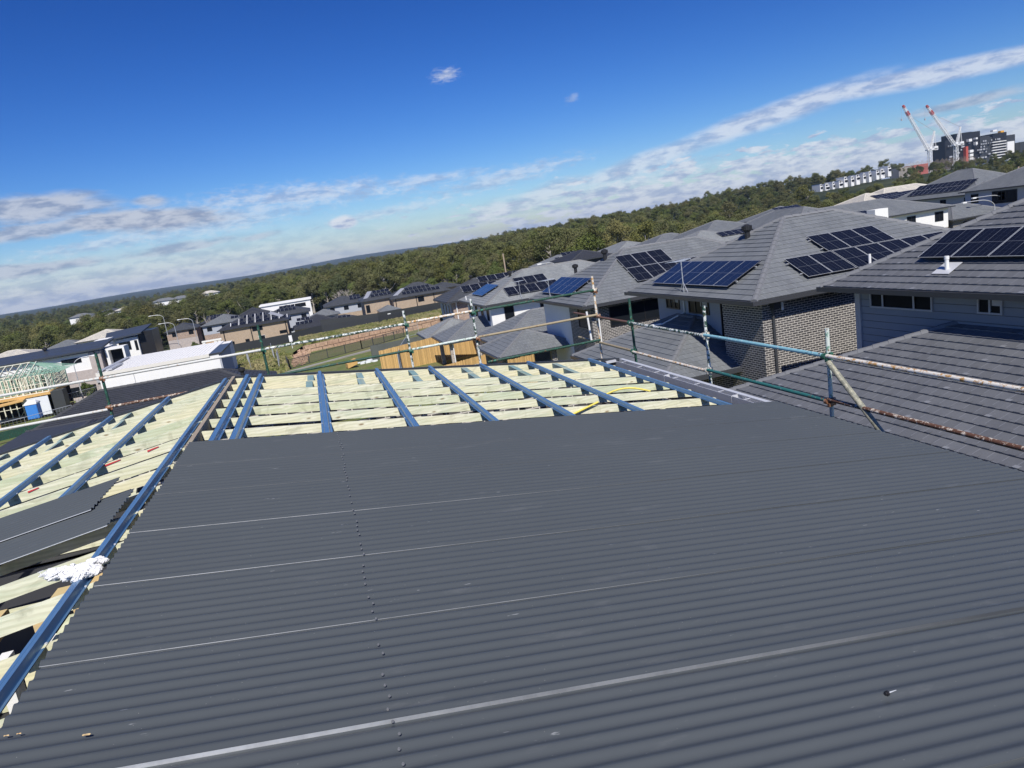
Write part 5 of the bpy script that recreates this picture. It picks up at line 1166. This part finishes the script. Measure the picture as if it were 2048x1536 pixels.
# ======================= cranes and skyline =======================
def crane(px,base,tip,Yd,label):
    b=aty(px,base[1],Yd); x,z0=b[0],b[2]; tipw=aty(tip[0],tip[1],Yd); o=thing('tower_crane',label,'crane',(x,Yd,z0-14),'luffing tower cranes')
    def lattice(a,c,w_,w2,seg,r,mat,nm):
        a,c=Vector(a),Vector(c); d=(c-a); L_=d.length; d.normalize(); s_=Vector((0,1,0)); t_=d.cross(s_).normalized(); m=MB(); k=int(L_/seg)
        prev=None
        for i in range(k+1):
            f=i/k; ww=w_+(w2-w_)*f; p=a+d*(L_*f); c4=[p+s_*ww*i1+t_*ww*i2 for i1,i2 in ((-1,-1),(1,-1),(1,1),(-1,1))]
            if prev:
                for j in range(4): m.tube(prev[j],c4[j],r,4,caps=False); m.tube(prev[j],c4[(j+1)%4],r*.7,4,caps=False)
            for j in range(4): m.tube(c4[j],c4[(j+1)%4],r*.7,4,caps=False)
            prev=c4
        m.build(nm,M[mat],o)
    top=z0+11
    lattice((x,Yd,z0-14),(x,Yd,top),1.5,1.5,3.2,.28,'white','mast')
    m=MB(); m.box(x-4,x+8.5,Yd-2,Yd+2,top,top+1.2); m.box(x+4.5,x+9.2,Yd-2,Yd+2,top-.6,top+3.4); m.box(x-2.5,x+.5,Yd-2.6,Yd-.6,top+1.2,top+3.6); m.build('slewing_deck',M['white'],o)
    j0=Vector((x-2,Yd,top+1.5)); jt=Vector((tipw[0],Yd,tipw[2])); q=j0+(jt-j0)*.78; q2=j0+(jt-j0)*.86
    lattice(j0,q,1.25,1.05,3.2,.24,'white','jib'); lattice(q,q2,1.15,1.1,2.2,.3,'crane_red','jib_band'); lattice(q2,j0+(jt-j0)*.95,1.0,.8,2.4,.22,'white','jib_tip_section'); lattice(j0+(jt-j0)*.95,jt,.9,.6,1.6,.3,'crane_red','jib_head')
    ap=Vector((x+7,Yd,top+19)); lattice((x+1,Yd,top+1),ap,.9,.5,2.6,.24,'white','a_frame'); m=MB(); m.tube(ap,(x+8.5,Yd,top+1),.25,4); m.tube(ap,(x+5,Yd,top+1),.2,4); m.build('back_stay',M['white'],o)
    m=MB(); m.tube(ap,q,.09,4); m.tube(ap+Vector((0,.6,0)),q+Vector((0,.6,0)),.09,4); m.tube(jt+Vector((-2.4,0,-.8)),jt+Vector((-2.4,0,-13)),.08,4); m.box(jt.x-3.1,jt.x-1.7,Yd-.4,Yd+.4,jt.z-15,jt.z-13); m.build('hoist_rope',M['frame_grey'],o)
crane(1860,(1860,322),(1806,211),640,'left hand white and red luffing crane leaning left on the skyline')
crane(1912,(1912,312),(1853,211),650,'right hand white and red luffing crane, in front of the black tower block')
AP=thing('apartment_block','black, white and red ten storey apartment block behind the right hand crane','apartment block',(720,690,-1))
x=742; 
def ablock(xa,xb,z1,mat,nm,y0=700,y1=716,z0=0): 
    m=MB(); m.box(xa,xb,y0,y1,z0,z1); m.build(nm,M[mat],AP)
a=aty(1890,300,700)[0]; zT=lambda px,py:aty(px,py,700)[2]
for (pa,pb,pz,pm,mt,nm,yo) in ((1890,1912,280,0,'frame_blk','tower',0),(1908,1940,266,0,'frame_blk','tower',-2),(1938,1960,263,0,'vent','tower',0),(1958,1985,272,0,'fence_dark','tower',-1),(1982,2010,266,0,'frame_blk','tower',-2),(2005,2030,270,0,'fence_dark','tower',0)):
    xa=aty(pa,pz,700)[0]; xb=aty(pb,pz,700)[0]; ablock(xa,xb,zT((pa+pb)/2,pz),mt,nm,700+yo,718)
ablock(aty(2014,300,697)[0],aty(2028,300,697)[0],zT(2020,283),'render_white','white_tower_face',696.5,697.9,0)
m=MB()
for f in range(7): z=4+f*3.1; m.box(aty(1984,300,697)[0],aty(2012,300,697)[0],696.2,697.6,z,z+.9)
m.build('balcony_slab',M['render_white'],AP)
for (px,py,w_,h_) in ((1938,278,4.5,3),(1952,284,2.5,3),(1952,275,2.5,2),(1940,300,5,3),(1940,308,5,3),(1940,315,5,3),(1986,260,6,2)): 
    m=MB(); p=aty(px,py,694); m.box(p[0],p[0]+w_,694,697.7,p[2]-h_,p[2]); m.build('balcony_box',M['render_white'],AP)
p=aty(1932,293,694); m=MB(); m.box(p[0],p[0]+3.2,694,697.7,p[2]-17,p[2]); m.build('red_panel',M['crane_red'],AP)
p=aty(2000,266,700); m=MB(); m.box(p[0],p[0]+5,699,703,p[2],p[2]+2.4); m.build('rooftop_plant',M['ply_y'],AP)
m=MB(); rs=random.Random(6); xa=aty(1895,300,697)[0]; xb=aty(2012,300,697)[0]
for i in range(90): px=rs.uniform(xa,xb-4); z=rs.choice([3.5+3.1*k for k in range(8)]); m.box(px,px+rs.uniform(1.2,3),697.0,697.3,z,z+1.7)
m.build('window_band',M['frame_grey'],AP)
p=aty(2040,290,690); o=thing('apartment_block','plain dark block at the right edge partly behind the trees','apartment block',(p[0],690,-1)); m=MB(); m.box(p[0],p[0]+40,690,705,-2,aty(2035,285,690)[2]); m.build('tower',M['fence_dark'],o)
# white townhouses on the slope
rs=random.Random(9); k_=0
names=['lowest','second','third','fourth','fifth','sixth','seventh','eighth','ninth','tenth','eleventh','topmost']
for i in range(12):
    px=1640+i*12.3+rs.uniform(-2,2); py=370-i*3.2+rs.uniform(-1.2,1.2); p=aty(px,py,520); wd=rs.uniform(2.8,5.0); z1=p[2]+rs.uniform(-.8,.8)
    o=thing('white_townhouse',names[i]+' white terrace house up the slope, counted from the left, below the hill trees','townhouse',(p[0],520,p[2]-3),'white terrace houses on the far slope')
    m=MB(); m.box(p[0],p[0]+wd*.6,520,530,p[2]-8,z1); m.box(p[0]+wd*.6,p[0]+wd,520.8,530,p[2]-8,z1-1.6); m.build('wall',M['render_white'],o)
    m=MB(); m.box(p[0]-.1,p[0]+wd*.62,519.8,530,z1+.01,z1+.35); m.build('roof',M['render_white' if i%3 else 'fence_dark'],o)
    m=MB(); m.box(p[0]+.5,p[0]+wd*.5,519.85,519.97,z1-1.6,z1-.5); m.build('window',M['glass'],o); m=MB(); m.box(p[0]+.6,p[0]+wd*.85,519.8,519.97,z1-4.2,z1-2.5); m.build('window',M['glass'],o)
p=aty(1800,330,600); q=aty(1855,320,600)
o=thing('site_hoarding','red netted scaffold site in front of the left crane base','scaffold site',(p[0],600,0)); m=MB(); m.box(aty(1828,330,600)[0],aty(1856,330,600)[0],600,612,-6,aty(1850,327,600)[2]); m.build('red_netting',simple('red_netting',(.52,.09,.09),.8,0,.25,.3),o)
m=MB(); m.box(aty(1800,330,600)[0],aty(1826,330,600)[0],602,612,-6,aty(1812,334,600)[2]); m.build('concrete_frame',M['concrete'],o)
m=MB()
for i in range(70):
    t=i/69; px=1800+t*150; py=331-t*16+random.uniform(-3,3); z=aty(px,py,598)[2]; x=aty(px,py,598)[0]; m.tube((x,598,-4),(x,598,z+1.5),.14,3)
for k in range(3): a=aty(1800,340-k*3,598); b=aty(1950,324-k*3,598); m.tube(a,b,.14,3)
m.build('scaffold_tubes',M['woodpole'],o)
p=aty(1600,382,900); 

# ======================= trees =======================
def leafmat(name,c0,c1,c2):
    m=MT(name,.75,0,.15); oi=m.n('ShaderNodeObjectInfo'); co=m.coord('Object'); n=m.noise(co,.45,3,.6)
    g=m.n('ShaderNodeNewGeometry'); 
    c=m.mix(m.ramp(n,[(.35,0.0),(.65,1.0)]),c0,c1); c=m.mix(m.ramp(oi.outputs['Random'],[(0,0.0),(1,.75)]),c,c2); c=m.mix(1.0,c,m.ramp(oi.outputs['Random'],[(0,(.62,.72,.66)),(.35,(1.0,1.0,1.0)),(.7,(.82,.92,.72)),(1,(1.22,1.12,.95))]),'MULTIPLY')
    m.col(c)
    m.b.inputs['Transmission Weight'].default_value=0
    return m.m
LM=[leafmat('gum_leaves',(.118,.124,.046),(.165,.165,.066),(.125,.138,.050)),leafmat('olive_leaves',(.138,.132,.056),(.185,.172,.082),(.120,.125,.055)),leafmat('dark_leaves',(.070,.085,.038),(.110,.120,.052),(.09,.095,.045)),leafmat('fresh_leaves',(.105,.135,.040),(.155,.18,.060),(.11,.13,.045))]
BARK=simple('pale_bark',(.42,.38,.33),.85,0,.3,1.5); DEADB=simple('dead_grey_bark',(.36,.32,.28),.85,0,.2,1.5)
def tree_mesh(seed,H,cr_,kindt,leaf=.42,nq=150):
    r=random.Random(seed); g=np.random.default_rng(seed); t=MB(); clumps=[]
    base=H*.32
    lean=Vector((r.uniform(-.5,.5),r.uniform(-.5,.5),0)); top=Vector((lean.x,lean.y,H*.72))
    t.tube((0,0,-1),(lean.x*.4,lean.y*.4,base),H*.022,7,0,H*.017); t.tube((lean.x*.4,lean.y*.4,base),top,H*.017,6,0,H*.006)
    nb=r.randint(11,16)
    for i in range(nb):
        a=i*2.4+r.uniform(-.5,.5); z0=base+(H*.68-base)*i/nb; s0=Vector((lean.x*.4,lean.y*.4,base)).lerp(top,max(0,(z0-base)/(top.z-base)))
        L_=cr_*r.uniform(.55,1.0)*(1-.35*i/nb); e=s0+Vector((math.cos(a)*L_,math.sin(a)*L_,H*r.uniform(.08,.26)))
        mid=s0.lerp(e,.5)+Vector((0,0,-.03*H)); t.tube(s0,mid,H*.009,5,0,H*.006,caps=False); t.tube(mid,e,H*.006,5,0,H*.002,caps=False)
        clumps.append((e,cr_*r.uniform(.18,.40)))
        if r.random()<.7: clumps.append((mid.lerp(e,.3)+Vector((r.uniform(-1,1),r.uniform(-1,1),r.uniform(.3,1.4))),cr_*r.uniform(.2,.34)))
    for i in range(4): clumps.append((top+Vector((r.uniform(-1,1)*cr_*.35,r.uniform(-1,1)*cr_*.35,H*r.uniform(.06,.24))),cr_*r.uniform(.26,.38)))
    if kindt==3:   # low bushy casuarina-like
        for i in range(8): clumps.append((Vector((r.uniform(-.5,.5)*cr_,r.uniform(-.5,.5)*cr_,H*r.uniform(.12,.4))),cr_*r.uniform(.28,.4)))
    V=[];cnt=0
    for c,rad in clumps:
        n=int(nq*(rad/(cr_*.32))**2); d=g.normal(size=(n,3)); d/=np.linalg.norm(d,axis=1)[:,None]; q=g.uniform(.15,1.0,size=(n,1))**.5
        P=np.array(c)[None]+d*q*rad*np.array([1.05,1.05,.72])[None]
        P+=g.normal(size=(n,3))*rad*.16
        nn=d*.7+g.normal(size=(n,3))*.45+np.array([0,-.25,.5])[None]; nn/=np.linalg.norm(nn,axis=1)[:,None]
        u=np.cross(nn,g.normal(size=(n,3))); u/=np.linalg.norm(u,axis=1)[:,None]; v=np.cross(nn,u)
        s=leaf*g.uniform(.5,1.15,size=(n,1)); asp=g.uniform(.45,.9,size=(n,1))
        V.append(np.stack([P-u*s,P-v*s*asp,P+u*s,P+v*s*asp],axis=1))
    V=np.concatenate(V).reshape(-1,3); nf=len(V)//4
    me=bpy.data.meshes.new('crown'); me.vertices.add(len(V)); me.vertices.foreach_set('co',V.ravel()); me.loops.add(nf*4); me.loops.foreach_set('vertex_index',np.arange(nf*4)); me.polygons.add(nf); me.polygons.foreach_set('loop_start',np.arange(nf)*4); me.polygons.foreach_set('loop_total',np.full(nf,4)); me.update(calc_edges=True); me.materials.append(LM[kindt])
    return me,t
TR=[]
specs=[(1,16,4.6,0),(2,17,5.2,1),(3,15,4.4,2),(4,18,5.0,0),(5,13,4.6,3),(6,16,5.4,1),(7,14,4.0,2),(8,12,4.2,3)]
for s,H,c_,k in specs:
    me,t=tree_mesh(s,H,c_,k,leaf=.23,nq=330); 
    tm=t.build('trunk',BARK); tme=tm.data; bpy.data.objects.remove(tm); TR.append((me,tme,H))
TNAMES=['grey green gum tree in the near edge of the forest','olive gum tree in the near edge of the forest','dark dense tree in the near edge of the forest','grey green gum tree in the near edge of the forest','bright green bushy tree in the near edge of the forest','olive gum tree in the near edge of the forest','dark dense tree in the near edge of the forest','bright green bushy tree in the near edge of the forest']
def place_tree(i,x,y,s,rz,label=None,name='gum_tree',group='trees of the near forest edge',dz=0):
    me,tme,H=TR[i]; o=bpy.data.objects.new(name,None); COL.objects.link(o); o.location=(x,y,zg(x,y)+dz); o.rotation_euler=(0,0,rz); o.scale=(s,s,s*random.uniform(.9,1.1)); o['label']=label or TNAMES[i]; o['category']='tree'; o['group']=group
    for nm,md in (('crown',me),('trunk',tme)):
        c=bpy.data.objects.new(nm,md); COL.objects.link(c); c.parent=o
    return o
def r_front(az):
    # distance at which the forest begins, by bearing
    pts=[(-30,215),(-22,240),(-14,268),(-8,275),(0,262),(6,240),(12,225),(18,190),(26,175),(34,175),(42,185),(50,190),(60,180)]
    for (a,b),(c,d) in zip(pts[:-1],pts[1:]):
        if a<=az<=c: return b+(d-b)*(az-a)/(c-a)
    return 240
def hfac(az):   # forest is taller towards the right
    t_=min(1,max(0,(az+4)/18)); u_=min(1,max(0,(az-16)/20)); return .86+.20*t_-.36*u_*u_*(3-2*u_)
HOUSEBOX=[(-72,-43,175,200),(-46,-12,222,262),(-17,18,210,254),(33,46,208,226)]
def blocked(x,y): return any(a-2<x<b+2 and c-3<y<d+3 for a,b,c,d in HOUSEBOX)
rt_=random.Random(21); placed=[]; tries=0
first=None
while len(placed)<300 and tries<60000:
    tries+=1; az=rt_.uniform(-24,53); r0=r_front(az); r_=r0+rt_.uniform(0,1)**1.6*62; x=r_*math.sin(R(az)); y=r_*math.cos(R(az))
    if blocked(x,y): continue
    if any((x-a)**2+(y-b)**2<5.4**2 for a,b in placed): continue
    placed.append((x,y)); place_tree(rt_.choice([0,0,1,1,2,3,3,5,5,6,4,7]),x,y,rt_.uniform(.72,1.08)*hfac(az),rt_.uniform(0,6.28))
# bare dead trees showing pale limbs
def dead_tree(x,y,H,seed,label):
    r=random.Random(seed); m=MB(); o=thing('dead_tree',label,'tree',(x,y,zg(x,y)),'bare dead trees at the forest edge')
    z0=zg(x,y)
    def br(p,d,L_,rad,k):
        e=p+d*L_; m.tube(p,e,rad,5,0,rad*.6,caps=False)
        if k==0: return
        for i in range(r.randint(2,4)):
            nd_=(d+Vector((r.uniform(-.8,.8),r.uniform(-.8,.8),r.uniform(-.1,.5)))).normalized(); br(p+d*L_*r.uniform(.5,1),nd_,L_*r.uniform(.5,.75),rad*.55,k-1)
    br(Vector((x,y,z0-.5)),Vector((r.uniform(-.08,.08),0,1)).normalized(),H*.38,H*.026,4); m.build('trunk',DEADB,o)
for px,py,Yd,H,sd_,lb in ((430,640,250,13,1,'pale dead tree with spread limbs behind the far street houses'),(98,690,215,14,2,'pale leaning dead tree behind the long navy roof'),(145,690,205,13,8,'forked bare gum behind the right end of the navy roof'),(685,590,255,14,3,'wide bare grey tree left of the dark hipped house'),(895,540,238,14,4,'bare white limbed gum above the tan brick pair'),(40,690,230,12,9,'thin bare gum at the left end of the forest'),(1190,480,215,13,5,'thin bare tree above the black roof')):
    p=aty(px,py,Yd); dead_tree(p[0],Yd-8,H,sd_,lb)
# skyline trees standing out at the right
for px,Yd,i,s,lb in ((1612,330,3,1.0,'tall gum breaking the skyline left of the white terraces'),(1460,300,1,.98,'spreading gum crown on the skyline over the middle houses'),(1425,290,0,.98,'open crowned gum on the skyline just left of the spreading one'),(1340,300,5,1.0,'rounded skyline gum farther left'),(1110,290,3,1.12,'dark skyline gum where the hill begins'),(2045,300,3,.7,'large gum at the right edge near the dark block'),(1000,280,3,1.1,'first ragged gum to rise over the horizon from the left')):
    p=aty(px,420,Yd); o=place_tree(i,p[0],Yd,s,px,lb)
# the forest behind as one mass: instances of the same trees on scattered points
pts=[];var=[];rot=[];scl=[]
g=np.random.default_rng(5)
n=0
while n<6500:
    az=g.uniform(-27,57); r0=r_front(az)+52; u=g.uniform(0,1); r_=r0+u**1.9*(2300-r0); x=r_*math.sin(R(az)); y=r_*math.cos(R(az))
    if blocked(x,y): continue
    if -175<x<-55 and 455<y<585: continue
    if r_>300 and az<0 and g.uniform()<.15: pass
    px_=x/y
    if 37.5<az<43.8 and 440<r_<690: continue
    if 560<x<860 and 590<y<725: continue
    dz=0
    z=zg(x,y)
    pts.append((x,y,z)); var.append(int(g.integers(0,8))); rot.append(g.uniform(0,6.28)); scl.append(g.uniform(.7,1.15)*hfac(az)*(1 if r_<900 else 1.15)*(1.35 if 31<az<44 and r_>650 else (.72 if az>=44 else .6 if (az>37 and 330<r_<441) else (.8 if az>36 and r_>350 else 1)))); n+=1
n=0
while n<420:
    az=g.uniform(33,54); r_=g.uniform(215,445); x=r_*math.sin(R(az)); y=r_*math.cos(R(az))
    pts.append((x,y,zg(x,y)-1)); var.append(int(g.integers(0,8))); rot.append(g.uniform(0,6.28)); scl.append(g.uniform(.5,.78)*(1.12 if az<38 else 1)); n+=1
# low trees before the terraces / site
me=bpy.data.meshes.new('forest'); me.from_pydata(pts,[],[])
for nm,tp,dat in (('var','INT',var),('rz','FLOAT',rot),('sc','FLOAT',scl)):
    at=me.attributes.new(nm,tp,'POINT'); at.data.foreach_set('value',dat)
fo=bpy.data.objects.new('forest',me); COL.objects.link(fo); kind(fo,'stuff')
# source crowns come from real, placed trees
srcs={}
for o in bpy.data.objects:
    if o.name.startswith('crown') and o.parent and o.parent.name.startswith('gum_tree'):
        for i,(cm,tm,H) in enumerate(TR):
            if o.data==cm and i not in srcs: srcs[i]=o
ng=bpy.data.node_groups.new('scatter_forest','GeometryNodeTree'); ng.interface.new_socket('Geometry',in_out='INPUT',socket_type='NodeSocketGeometry'); ng.interface.new_socket('Geometry',in_out='OUTPUT',socket_type='NodeSocketGeometry')
gi=ng.nodes.new('NodeGroupInput'); go=ng.nodes.new('NodeGroupOutput'); jn=ng.nodes.new('GeometryNodeJoinGeometry')
mp_=ng.nodes.new('GeometryNodeMeshToPoints'); ng.links.new(gi.outputs[0],mp_.inputs[0])
def attr(nm,tp):
    a=ng.nodes.new('GeometryNodeInputNamedAttribute'); a.data_type=tp; a.inputs[0].default_value=nm; return a.outputs[0]
av,ar,as_=attr('var','INT'),attr('rz','FLOAT'),attr('sc','FLOAT')
cb=ng.nodes.new('ShaderNodeCombineXYZ'); ng.links.new(ar,cb.inputs[2])
for i in range(8):
    so_=srcs.get(i) or srcs[list(srcs)[0]]
    oi=ng.nodes.new('GeometryNodeObjectInfo'); oi.inputs['Object'].default_value=so_; oi.transform_space='ORIGINAL'
    cp=ng.nodes.new('FunctionNodeCompare'); cp.data_type='INT'; cp.operation='EQUAL'; ng.links.new(av,cp.inputs[2]); cp.inputs[3].default_value=i
    ip=ng.nodes.new('GeometryNodeInstanceOnPoints'); ng.links.new(mp_.outputs[0],ip.inputs['Points']); ng.links.new(cp.outputs[0],ip.inputs['Selection']); ng.links.new(oi.outputs['Geometry'],ip.inputs['Instance']); ng.links.new(cb.outputs[0],ip.inputs['Rotation']); ng.links.new(as_,ip.inputs['Scale'])
    ng.links.new(ip.outputs[0],jn.inputs[0])
ng.links.new(jn.outputs[0],go.inputs[0]); md=fo.modifiers.new('scatter','NODES'); md.node_group=ng
# shrubs near the frame house and field
for x,y,s,lb in ((-35.5,122,.24,'reddish green shrub beside the street lamp at the left'),(-33,124,.2,'small green shrub right of the reddish shrub by the white building'),(-33,212,.3,'shrub growing in front of the far timber fence')):
    place_tree(7,x,y,s,1.0,lb,'shrub','garden shrubs')

# ======================= ground =======================
def ground():
    azs=[-180,-150,-120,-95,-75,-60,-48,-40]+list(range(-34,68,2))+[72,84,100,120,150]
    rs_=[0,4,8,14,20,28,38,50,62,75,88,100,112,125,140,155,170,185,200,215,230,250,275,300,340,390,450,520,600,680,760,900,1100,1400,1900,2600,3600,5000,6000,7000,8000,9000]
    V=[];Fc=[];idx={}
    def z_(x,y,r,az):
        z=zg(x,y)
        if r>1900:
            t=min(1,(r-1900)/5500); 
            z=z*(1-t)+(-9+ (20+16*math.sin(math.radians(az*7+20))+9*math.sin(math.radians(az*23)))*max(0,(r-3600)/3400)*(1 if r<7600 else .8))*t if az<18 else z
        return z
    V.append((0,0,zg(0,0)))
    for r in rs_[1:]:
        for j,a in enumerate(azs):
            x=r*math.sin(R(a)); y=r*math.cos(R(a)); V.append((x,y,z_(x,y,r,a)))
    n=len(azs)
    for j in range(n): Fc.append((0,1+(j+1)%n,1+j))
    for i in range(len(rs_)-2):
        for j in range(n):
            a=1+i*n+j; b=1+i*n+(j+1)%n; c=a+n; d=b+n; Fc.append((a,b,d,c))
    me=bpy.data.meshes.new('ground'); me.from_pydata(V,[],Fc); me.update(); 
    me.polygons.foreach_set('use_smooth',[True]*len(Fc))
    m=MT('grass_ground',.95,0,.1); co=m.coord('Object'); n1=m.noise(co,.06,5,.6); n2=m.noise(co,.5,6,.7); n3=m.noise(co,5,4,.7)
    c=m.mix(m.ramp(n1,[(.4,0.0),(.6,1.0)]),(.125,.185,.045),(.20,.19,.085)); c=m.mix(m.ramp(n2,[(.4,0.0),(.65,1.0)]),c,(.22,.20,.10)); c=m.mix(.7,c,m.ramp(n3,[(.3,.6),(.7,1.3)]),'MULTIPLY')
    # beyond the houses the land is woodland floor
    vl=m.n('ShaderNodeVectorMath',operation='LENGTH'); m.l(co,vl.inputs[0]); c=m.mix(m.ramp(m.n('ShaderNodeMath').outputs[0],[(0,0.0),(1,1.0)]),c,c) if False else c
    mr=m.n('ShaderNodeMapRange'); m.l(vl.outputs['Value'],mr.inputs[0]); mr.inputs[1].default_value=210; mr.inputs[2].default_value=260; c=m.mix(mr.outputs[0],c,m.mix(m.ramp(m.noise(m.coord('Object',(1,1,1)),.02,8,.75),[(.38,0.0),(.62,1.0)]),(.018,.028,.016),(.075,.085,.045)))
    m.col(c); m.bump(n3,.2,.6); me.materials.append(m.m); o=bpy.data.objects.new('ground',me); COL.objects.link(o); kind(o,'structure'); return o
ground()
# grass terrace behind the stone wall
m=MB(); fr=[(-3.2,123.4),(5,126.9),(14,130.4),(21.7,134.4)]; bk=[(-4,147),(6,148.5),(17,153),(29,161)]
N_=6
for i in range(3):
    for j in range(N_):
        def P(k,t): a,b=fr[k],bk[k]; x=a[0]+(b[0]-a[0])*t; y_=a[1]+(b[1]-a[1])*t; return (x,y_,-12.66-.2*(k/3)-.045*(y_-fr[k][1]))
        m.face([P(i,j/N_),P(i+1,j/N_),P(i+1,(j+1)/N_),P(i,(j+1)/N_)])
m.face([(-3.2,123.4,-12.66),(-4,147,-13.72),(-11,150,-15.6),(-7,122,-14.3)])
gm=bpy.data.objects['ground'].data.materials[0]
kind(m.build('grass_terrace',gm),'structure')
# road + footpath at the left
def strip(name,pts,wd,mat,lift):
    m=MB()
    for a,b in zip(pts[:-1],pts[1:]):
        d=Vector((b[0]-a[0],b[1]-a[1],0)).normalized(); n=Vector((d.y,-d.x,0))*wd/2
        q=[Vector((a[0],a[1],0))-n,Vector((a[0],a[1],0))+n,Vector((b[0],b[1],0))+n,Vector((b[0],b[1],0))-n]; m.face([(p.x,p.y,zg(p.x,p.y)+lift) for p in q])
    kind(m.build(name,M[mat]),'structure')
strip('footpath',[(-29,84+2*0),(-29.8,92),(-31.5,102),(-34,112),(-37,122),(-40,132)],1.3,'concrete',.12)
strip('road',[(-60,208),(-45,209),(-30,210),(-18,211),(-8,212)],7,'asphalt',.15)
strip('footpath',[(-60,214),(-45,215),(-30,216),(-22,217)],1.6,'concrete',.18)
# long grass over the terrace and field
g=np.random.default_rng(12); P=[]
def tz(x,y):
    # terrace height where it exists
    return None
for _ in range(16000):
    t=g.uniform(0,1); s=g.uniform(0,1)
    if _%2==0:
        k=min(2,int(t*3)); f=t*3-k; a=np.array(fr[k])*(1-f)+np.array(fr[k+1])*f; b=np.array(bk[k])*(1-f)+np.array(bk[k+1])*f; p=a+(b-a)*s; kk=k+f
        z=-12.66-.2*(kk/3)-.045*(p[1]-a[1]); P.append((p[0],p[1],z,g.uniform(.3,.75)))
    else:
        x=g.uniform(-28,-5); y=g.uniform(88,172); 
        if x<-12.9 and 99<y<120 and x>-28: continue
        P.append((x,y,zg(x,y),g.uniform(.2,.6)))
P=np.array(P); n=len(P); V=[]
for k in range(2):
    a=g.uniform(0,3.14,size=n); d=np.stack([np.cos(a),np.sin(a),np.zeros(n)],1)*.28; h=P[:,3:4]; top=np.concatenate([g.normal(size=(n,2))*.12,h],1)
    V.append(np.stack([P[:,:3]-d,P[:,:3]+d,P[:,:3]+d*.5+top,P[:,:3]-d*.5+top*.8],1))
V=np.concatenate(V).reshape(-1,3); nf=len(V)//4; me=bpy.data.meshes.new('long_grass'); me.vertices.add(len(V)); me.vertices.foreach_set('co',V.ravel()); me.loops.add(nf*4); me.loops.foreach_set('vertex_index',np.arange(nf*4)); me.polygons.add(nf); me.polygons.foreach_set('loop_start',np.arange(nf)*4); me.polygons.foreach_set('loop_total',np.full(nf,4)); me.update(calc_edges=True)
mg=MT('long_grass',.9,0,.1); co=mg.coord('Object'); mg.col(mg.mix(mg.ramp(mg.noise(co,.25,4,.6),[(.4,0.0),(.6,1.0)]),(.17,.19,.06),(.33,.29,.15))); me.materials.append(mg.m); o=bpy.data.objects.new('long_grass',me); COL.objects.link(o); kind(o,'stuff')

# ======================= haze =======================
hb=MB(); hb.box(-9500,9500,-9500,9500,-60,110); h=hb.build('haze',M['black']); h.data.materials.clear()
hm=bpy.data.materials.new('haze'); hm.use_nodes=True; t=hm.node_tree; t.nodes.clear(); pv=t.nodes.new('ShaderNodeVolumePrincipled'); pv.inputs['Color'].default_value=(.50,.68,1,1); pv.inputs['Density'].default_value=7e-5; pv.inputs['Anisotropy'].default_value=0
oo=t.nodes.new('ShaderNodeOutputMaterial'); t.links.new(pv.outputs[0],oo.inputs['Volume']); h.data.materials.append(hm); kind(h,'stuff')
bpy.context.view_layer.update()
